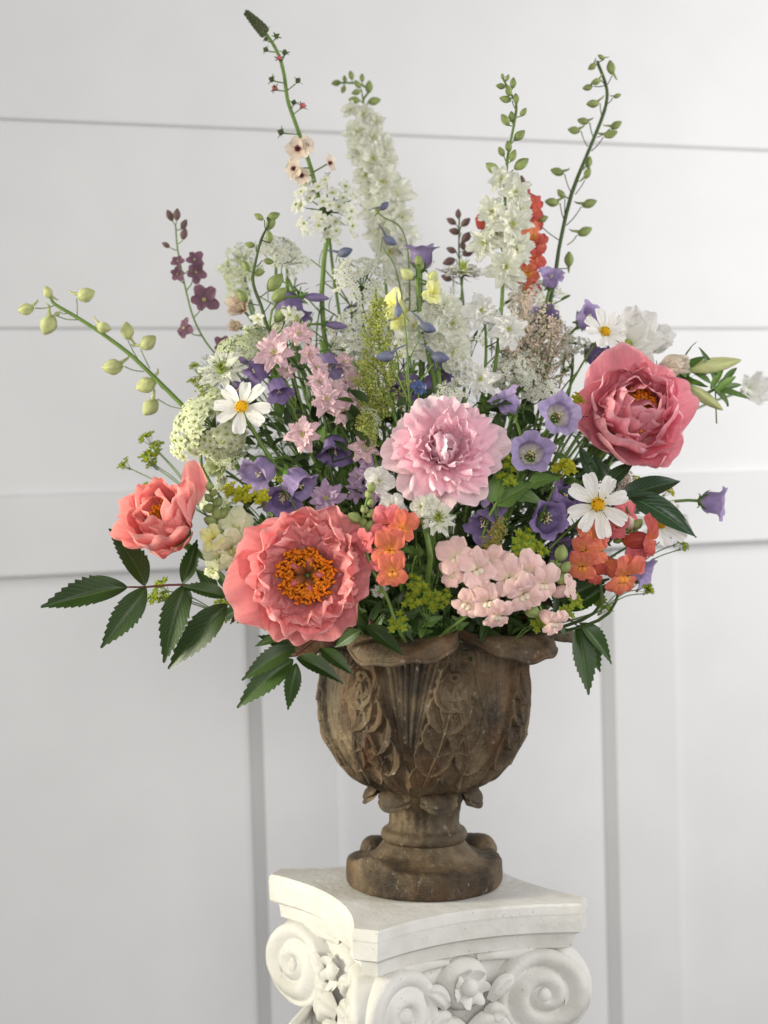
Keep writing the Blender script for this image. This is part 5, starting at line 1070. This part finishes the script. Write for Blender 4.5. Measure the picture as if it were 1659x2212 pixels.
# ---------------------------------------------------------------- mullein (tall spire, top left)
path = [(700, 560), z1(860, 1780), z1(770, 1420), z1(740, 1300), z1(660, 1060), z1(610, 920), z1(560, 770), z1(530, 560), z1(480, 400), z1(400, 270), z1(330, 190), z1(240, 95)]
Y_ = .04; pts = spline([P(a, b_, Y_) for a, b_ in path], 40); b0 = mouth(pts[0]); t = thing('mullein', 'tallest flower spire, dark green tip and cream flowers with burgundy centres', 'mullein', b0)
tubes = [(stem_pts(b0, pts[0], pts[1]-pts[0], 10)[:-1]+pts, [.0030, .0016])]
for x, y_, s_, rd in ((390, 225, 56, 0), (470, 290, 60, 0), (400, 310, 50, 0), (405, 390, 62, 0), (535, 420, 66, 0), (498, 460, 62, 1), (450, 620, 66, 0), (630, 635, 66, 0), (475, 690, 70, 1), (605, 805, 62, 0), (665, 830, 72, 1), (525, 1025, 74, 0), (520, 520, 30, 0)):
    p = P(*z1(x, y_), Y_+jr(.008)); a = min(pts, key=lambda q: (q-p-Vector((0, 0, -.006))).length); d = (p-a+Vector((0, -.003, .004))).normalized()
    tubes.append(([a, p-d*.002], .0007)); add('calyx', star_calyx('calyx' if not rd else 'bud_d'), t, frame(p, d, 0, S(s_/3.57, Y_)*.85)); add('bud', bud_mesh('rose' if rd else 'bud_d', .36), t, frame(p-d*.001, d, 0, S(s_/3.57, Y_)*.75))
n_ = 84
for i in range(n_):
    q = i/n_; k = 33+7*q; a = pts[min(40, int(k))].lerp(pts[min(40, int(k)+1)], k-int(k)); ax = (pts[40]-pts[34]).normalized(); an = i*2.399
    sd = ax.cross(Vector((0, 1, 0))).normalized(); sd2 = ax.cross(sd); o = (sd*math.cos(an)+sd2*math.sin(an)); wdt = S(11.5, Y_)*(math.sin(PI*(.22+.74*q))**.7)
    add('bud', bud_mesh('bud_d', .36), t, frame(a+o*wdt*.35, (o+ax*.8), 0, S(13*(1-.45*q), Y_)))
def mullflower(u, v, sz, dx, dz, mat='blush'):
    p = P(u, v, Y_-.012); d = fdir(dx, dz); Fm = frame(p, d, .3, S(sz, Y_)/2); a = min(pts, key=lambda q: (q-p).length); tubes.append(([a, p-d*.002], .0009))
    b = MB(); b.ell((0, 0, .03), (.20, .20, .10), 10, 6)
    for i in range(5): aa = i*1.256; b.tube([(0, 0, .02), (.16*math.cos(aa), .16*math.sin(aa), .3)], [.03, .06], 5)
    f_ = add('floret', cached('mulc', lambda: b.mesh('floret', M['burg'])), t, Fm); L_ = lib(mat, 'petal', 3, L=.95, W=1.0, prof='round', nu=9, nv=8, cup=.4, bend=.2, ruffle=.05, tipround=.25)
    for i in range(5): add('petal', pick(L_), f_, pm(Fm, i*2*PI/5, R(8), .08, 0, random.uniform(.88, 1.05)))
mullflower(*z1(640, 1150), 62, -.2, .1); mullflower(*z1(610, 1300), 50, -.6, -.2); mullflower(*z1(670, 1350), 46, -.1, -.5); mullflower(*z1(880, 1260), 46, .85, .2); mullflower(*z1(700, 1120), 46, .6, .1)
stem_part(t, tubes, 'stem')

# ---------------------------------------------------------------- astilbe plumes
def astilbe(label, y, uv, mat, wd, n=1500, seed=0, br=14, bead=.0011, stemmat='stem'):
    r = random.Random(seed); pts = spline([P(a, b_, y) for a, b_ in uv], 20); b0 = mouth(pts[0]); t = thing('astilbe', label, 'astilbe', b0)
    tubes = [(stem_pts(b0, pts[0], pts[1]-pts[0], 8)[:-1]+pts, [.0020, .0010])]; b = MB(); brs = []
    W_ = S(wd, y)
    for i in range(br):
        q = .12+.86*i/br; k = q*19; a = pts[int(k)].lerp(pts[int(k)+1], k-int(k)); an = i*2.399+r.uniform(-.3, .3); l = W_*(1-q)**.7*r.uniform(.8, 1.15)+W_*.10
        ax = (pts[min(20, int(k)+1)]-pts[int(k)]).normalized(); sd = ax.cross(Vector((0, 1, 0))).normalized(); sd2 = ax.cross(sd); o = sd*math.cos(an)+sd2*math.sin(an)
        e = a+o*l+ax*l*.9; m_ = a+o*l*.6+ax*l*.25; brs.append(spline([a, m_, e], 8)); tubes.append((brs[-1], .0005))
    brs.append(pts[13:])
    for i in range(n):
        l_ = brs[r.randrange(len(brs))]; k = r.random()*(len(l_)-1.001)*.97+.02; c = l_[int(k)].lerp(l_[int(k)+1], k-int(k)); sp = bead*2.4; c = c+Vector((r.gauss(0, sp), r.gauss(0, sp), r.gauss(0, sp))); b.bead(c, bead*r.uniform(.6, 1.4))
    o = add('plume', b.mesh('plume', M[mat], False), t, Matrix.Identity(4)); o['kind'] = 'stuff'; stem_part(t, tubes, stemmat); return t
astilbe('yellow green astilbe plume in the middle, pointing up', -.07, [(862, 930), (835, 830), (818, 740), (812, 625)], 'astgreen', 66, 1900, 1, 26, .0011)
astilbe('pale green astilbe plume behind, left of the pink peony', -.05, [(850, 900), (800, 850), (790, 770)], 'astgreen', 46, 1100, 2, 14)
astilbe('beige astilbe plume right of the white delphinium', .06, [(1150, 820), (1140, 740), (1130, 610)], 'astbeige', 78, 1600, 3, 24)
astilbe('pinkish beige astilbe plume leaning right behind the purple bells', .04, [(1170, 860), (1185, 780), (1205, 680)], 'astbeige', 74, 1400, 4, 22)
astilbe('beige astilbe plume above the forward facing bells', .03, [(1130, 880), (1125, 800), (1100, 730)], 'astbeige', 64, 800, 5, 18)
astilbe('thin golden astilbe tip between the violet bell and peach snapdragon', -.16, [(1040, 1240), (1062, 1180), (1088, 1118)], 'astgold', 26, 700, 6, 12, .0010)
astilbe('small beige astilbe tip under the deep coral peony', -.03, [(1340, 1120), (1350, 1060), (1348, 1015)], 'astbeige', 22, 500, 7, 10)
astilbe('cream astilbe sprig at the left of the pink peony', -.10, [(810, 990), (790, 930), (785, 895)], 'astgreen', 30, 600, 8, 10)
astilbe('olive astilbe plume behind the left cosmos', -.0, [(430, 950), (440, 880), (430, 800)], 'astgreen', 26, 300, 9, 10)

# ---------------------------------------------------------------- yellow green bract sprigs (bupleurum)
def bract_mesh(mat, seed):
    def f():
        r = random.Random(seed); b = MB()
        for k in range(7):
            a = k*2.399; q = .62*math.sqrt(k/6); c = Vector((q*math.cos(a), q*math.sin(a), r.uniform(-.1, .15))); Fm = frame(c, Vector((c.x*.6, c.y*.6, 1)), r.uniform(0, 6), .42)
            for i in range(5): b.grid(xf(petal_grid(L=1, W=.85, prof='round', nu=5, nv=5, cup=.5, bend=.2, ruffle=.05, tipround=.45, seed=i), Fm @ Matrix.Rotation(i*2*PI/5, 4, 'Z') @ Matrix.Rotation(.25, 4, 'X')), 0)
            for i in range(5): b.bead(Fm @ Vector((.2*math.cos(i*1.25), .2*math.sin(i*1.25), .25)), .07, 1)
            b.tube([(0, 0, -1), c], [.02, .02], 3, 0)
        return b.mesh('bract_cluster', [M[mat], M['chart_y']])
    return cached(('bract', mat, seed), f)
def bupl(label, y, cl, mat='chart', leaf=None):
    """cl: (u, v, size) of each bract cluster"""
    c0 = P(*cl[0][:2], y); b0 = mouth(c0); t = thing('bupleurum', label, 'bupleurum', b0); mid = b0.lerp(c0, .72)+Vector((0, 0, -.004)); tubes = [(stem_pts(b0, mid, None, 10), .0012)]
    for i, (u, v, s_) in enumerate(cl):
        p = P(u, v, y+jr(.012)); d = ((p-mid).normalized()*.6+Vector((jr(.3), -.6, .3))).normalized(); tubes.append((spline([mid, mid.lerp(p, .5)+Vector((0, 0, .004)), p-d*S(s_, y)*.4], 8), .0006))
        add('bract_cluster', bract_mesh(mat, i % 3), t, frame(p, d, random.uniform(0, 6), S(s_*1.25, y)/2))
    stem_part(t, tubes, 'stem', sides=4); return t
bupl('yellow green bract sprig sticking out left above the left peony', .05, [(325, 985, 52), (268, 1002, 34), (315, 945, 40), (338, 962, 34), (310, 1055, 34), (330, 1000, 34)])
bupl('yellow green bract sprig hanging behind the leaves under the left peony', -.08, [(345, 1268, 46), (330, 1292, 40), (355, 1290, 36)])
bupl('mustard bract clusters between left snapdragon and violet bells', -.12, [(520, 1068, 60), (560, 1074, 52), (495, 1055, 40)], 'chart_y')
bupl('bright yellow bract head below the lilac bellflowers', -.15, [(1216, 1012, 54), (1225, 1000, 34)], 'chart_y')
bupl('green bract cluster right beside the pink peony', -.16, [(1100, 1000, 56), (1095, 1035, 48), (1085, 985, 34)])
bupl('green bract cluster left of the dark purple bell', -.15, [(1135, 1165, 62), (1160, 1185, 52), (1120, 1185, 44)])
bupl('green and mustard bracts below the large coral and orange blooms', -.17, [(925, 1290, 60), (900, 1262, 54), (940, 1305, 44), (890, 1300, 48), (960, 1290, 40)])
bupl('lone green bract cluster hanging over the front of the rim', -.19, [(862, 1345, 50)])
bupl('small green bract clusters hanging right under the white cosmos', .0, [(1465, 1165, 38), (1478, 1180, 30), (1440, 1158, 28)])
bupl('green bract clusters hanging low right behind the orange snapdragon', .0, [(1395, 1262, 50), (1375, 1255, 34), (1310, 1312, 44), (1295, 1300, 34), (1400, 1275, 30)])
bupl('mustard bract cluster beside the long dark leaves at right', .0, [(1410, 1050, 48), (1445, 1060, 34), (1380, 1040, 36)], 'chart_y')
bupl('green bract cluster beneath the left snapdragon', -.10, [(500, 1320, 50), (480, 1305, 40), (520, 1330, 36)])
bupl('round green bract above the purple bells at left', -.15, [(602, 1035, 22)], 'chart')
bupl('bract clusters low between peach snapdragon and rim', -.16, [(1160, 1345, 44), (1245, 1300, 40), (1225, 1320, 36)])
bupl('small mustard bract below the deep coral peony, at its left', -.08, [(1248, 862, 36), (1270, 1190, 30)], 'chart_y')
bupl('small yellow green sprig behind the love in a mist at left', .0, [(420, 790, 26), (418, 822, 26)], 'chart')

# ---------------------------------------------------------------- peony foliage
def branch(label, y, rachis, leaves, kind='peony', mat='stem_r', r=(.0018, .0010), name='peony_foliage'):
    pts = spline([P(a, b_, y) for a, b_ in rachis], 12); b0 = mouth(pts[0]); t = thing(name, label, 'foliage', b0); stem_part(t, [(stem_pts(b0, pts[0], None, 8)[:-1]+pts, r)], mat)
    for q in leaves:
        u0, v0, u1, v1 = q[:4]; dy = q[4] if len(q) > 4 else jr(.012); p0 = P(u0, v0, y); p1 = P(u1, v1, y+dy); up = Vector((q[5] if len(q) > 5 else .25, -1, .55))
        leaf_at(t, p0, p1-p0, up, (p1-p0).length, q[6] if len(q) > 6 else kind)
    return t
branch('long compound peony leaf reaching out to the far left', -.11, [(520, 1290), (480, 1275), (395, 1263), (315, 1268), (275, 1268)], [(275, 1268, 85, 1305, -.01), (316, 1268, 222, 1402, -.02, .5), (314, 1266, 251, 1124, .02, .5), (398, 1264, 345, 1426, -.02), (395, 1262, 428, 1165, .01), (400, 1266, 412, 1320, 0), (490, 1290, 392, 1262, -.01), (490, 1305, 364, 1442, -.02), (540, 1300, 500, 1345, -.01), (470, 1278, 420, 1225, .02), (520, 1310, 470, 1345, .01)])
branch('peony leaf spray hanging under the large coral peony at the left of the urn', -.12, [(720, 1390), (680, 1385), (636, 1418)], [(636, 1398, 520, 1455, -.02), (634, 1425, 506, 1515, -.02), (640, 1432, 619, 1532, -.01), (640, 1420, 738, 1452, -.02), (690, 1400, 760, 1450, -.02), (600, 1380, 548, 1390, 0), (640, 1410, 560, 1360, .01)])
branch('peony leaves tucked between the coral peony and the front rim', -.155, [(800, 1340), (800, 1360)], [(790, 1350, 870, 1415, -.02), (780, 1360, 720, 1400, .01), (830, 1330, 900, 1370, -.01)])
branch('peony leaves drooping over the right lobe of the urn', -.07, [(1180, 1300), (1220, 1330), (1245, 1350)], [(1250, 1345, 1337, 1416, -.01), (1245, 1350, 1282, 1500, -.01), (1225, 1320, 1320, 1262, -.01), (1195, 1310, 1300, 1240, -.02), (1245, 1350, 1300, 1455, .03), (1200, 1290, 1290, 1200, .0)])
branch('pair of long smooth dark leaves under the deep coral peony', -.08, [(1290, 1120), (1330, 1090), (1350, 1065)], [(1350, 1068, 1520, 1142, -.03, .1, 'big'), (1340, 1075, 1480, 1022, .0, .2, 'big'), (1300, 1060, 1370, 985, .0, -.2, 'big'), (1290, 1040, 1250, 960, .0, -.4, 'big'), (1370, 1150, 1388, 1200, .01, 0, 'big'), (1310, 1050, 1290, 975, .0, .2, 'big'), (1320, 1090, 1400, 1100, .02, .2, 'big')], mat='stem_d', name='smooth_foliage')
branch('two broad oval leaves right of the pink peony', -.14, [(1060, 1110), (1090, 1060), (1130, 1040)], [(1070, 1090, 1150, 1035, -.01, 0, 'oval'), (1140, 1045, 1205, 1025, -.02, .1, 'oval'), (1060, 1085, 1080, 1010, 0, 0, 'oval'), (1100, 1060, 1180, 1080, -.0, .3, 'oval')], mat='stem', name='oval_foliage')

# ---------------------------------------------------------------- filler greens
def filler(u, v, y, kind, n, l, label, r=.0016, group='filler greens deep in the bouquet', start=.30):
    p = P(u, v, y); b0 = mouth(p); pts = stem_pts(b0, p, Vector((jr(.2)+(p.x-URN.x), p.y, .12)), 16); t = thing('filler_foliage', label, 'foliage', b0, group)
    stem_part(t, [(pts, [r, r*.5])], 'stem' if kind != 'darklance' else 'stem_d', sides=5); L_ = S(l, y)
    for i in range(n):
        q = start+(1-start)*(i+.5)/n; k = q*15.9; a = pts[int(k)].lerp(pts[int(k)+1], k-int(k)); ax = (pts[int(k)+1]-pts[int(k)]).normalized(); an = i*2.399+jr(.4)
        sd = ax.cross(Vector((0, 1, 0))).normalized(); sd2 = ax.cross(sd); o = sd*math.cos(an)+sd2*math.sin(an); d = (o+ax*random.uniform(.4, 1.1)).normalized()
        leaf_at(t, a, d, ax+Vector((0, -.5, .4)), L_*random.uniform(.75, 1.15)*(1-.3*q), kind)
    return t
GR = [('darklance', 'dark glossy leaf stem low in the shade inside the bouquet', [(u, v, y) for u, v, y in ((830, 1290, -.11), (900, 1240, -.10), (980, 1270, -.10), (1060, 1250, -.1), (1130, 1300, -.11), (1200, 1240, -.08), (1000, 1150, -.09), (900, 1130, -.08), (1100, 1130, -.06), (1250, 1180, -.04), (1160, 1030, -.06), (1250, 1020, -.03), (760, 1060, -.06), (580, 1180, -.04), (480, 1260, -.03), (1300, 1100, .0), (1330, 1010, .0), (1190, 960, -.03), (840, 1060, -.06), (960, 1320, -.13), (1060, 1330, -.13), (900, 1320, -.15), (930, 1250, -.14), (1000, 1200, -.12), (860, 1300, -.15), (1220, 1300, -.12), (800, 1340, -.14), (1150, 1210, -.05), (1330, 1200, .0))], 8, 88),
      ('oval', 'leafy mid green stem between the blooms', [(u, v, y) for u, v, y in ((780, 940, -.02), (840, 860, .0), (980, 870, .0), (1080, 950, -.03), (1240, 920, .02), (1180, 860, .02), (1220, 700, .08), (700, 720, .05), (860, 1330, -.15), (930, 1340, -.15), (1000, 1350, -.14), (560, 1120, .0), (1250, 800, .06), (470, 1100, .02), (1280, 1250, -.03), (900, 1180, -.12), (1080, 1180, -.10))], 9, 56),
      ('lance', 'narrow leaved green stem rising between the blooms', [(u, v, y) for u, v, y in ((600, 900, .0), (660, 960, -.02), (720, 860, .0), (760, 800, .02), (700, 640, .04), (650, 620, .05), (880, 780, .02), (940, 860, .02), (1010, 780, .03), (1080, 780, .04), (1160, 900, .0), (620, 1000, -.03), (760, 1000, -.05), (740, 560, .06), (860, 620, .06), (1100, 650, .08), (1030, 720, .05), (540, 940, .0), (820, 960, -.05), (1230, 640, .08), (1120, 740, .06), (930, 940, -.0), (590, 1100, -.02))], 12, 50),
      ('lance_l', 'light green leafy stem in the upper left of the bouquet', [(u, v, y) for u, v, y in ((640, 600, .06), (690, 660, .03), (730, 690, .03), (610, 640, .08), (880, 860, -.02), (780, 860, -.01), (560, 640, .1), (670, 560, .08), (700, 610, .05), (650, 700, .02), (760, 640, .04), (720, 740, .0), (590, 600, .08), (820, 720, .02))], 10, 62),
      ('feather', 'feathery thread leaved stem between the blooms', [(u, v, y) for u, v, y in ((690, 900, -.04), (640, 860, -.02), (740, 920, -.05), (1020, 740, .04), (1080, 760, .03), (600, 960, -.05), (900, 1200, -.14), (960, 1180, -.15), (680, 1010, -.07), (500, 900, -.02), (1050, 860, -.02), (820, 1110, -.1), (560, 880, -.04), (780, 1020, -.08), (1350, 760, .05), (1230, 800, .03), (1140, 700, .07), (480, 860, .0), (940, 1240, -.15), (1000, 640, .06), (470, 740, .1), (600, 700, .04), (680, 760, .0), (760, 700, .05), (830, 800, -.02), (900, 820, -.0), (960, 800, .0), (1120, 700, .05), (1180, 790, .03), (1200, 700, .06), (540, 800, .0), (700, 1060, -.1), (1280, 900, .03))], 9, 78)]
for kind, lab, pos, n, l in GR:
    for u, v, y in pos: filler(u, v, y, kind, n, l, lab, group=lab.replace(' stem ', ' stems ').replace('a ', ''))

# core of small leaves added inside the bouquet, coloured dark to deepen its shade
def core():
    r = random.Random(21); b = MB(); X = petal_grid(L=1, W=.42, prof='point', nu=3, nv=5, tipround=0, bend=-.6, fold=.25, cup=.01)
    for i in range(2700):
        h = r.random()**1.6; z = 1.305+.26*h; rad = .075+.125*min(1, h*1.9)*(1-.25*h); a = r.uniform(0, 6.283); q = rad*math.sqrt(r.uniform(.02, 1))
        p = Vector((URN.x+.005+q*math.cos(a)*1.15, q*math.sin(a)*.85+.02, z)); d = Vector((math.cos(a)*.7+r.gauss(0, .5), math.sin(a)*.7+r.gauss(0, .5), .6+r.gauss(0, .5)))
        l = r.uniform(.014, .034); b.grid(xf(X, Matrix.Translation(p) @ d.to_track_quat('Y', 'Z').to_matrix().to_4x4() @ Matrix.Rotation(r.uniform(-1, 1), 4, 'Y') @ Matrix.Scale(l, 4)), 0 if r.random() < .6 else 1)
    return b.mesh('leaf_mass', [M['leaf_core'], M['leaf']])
o = add('leaf_mass', core(), None, Matrix.Identity(4)); o['kind'] = 'stuff'; o['label'] = 'mass of small leaves, coloured dark as shade, filling the core of the bouquet'; o['category'] = 'foliage'
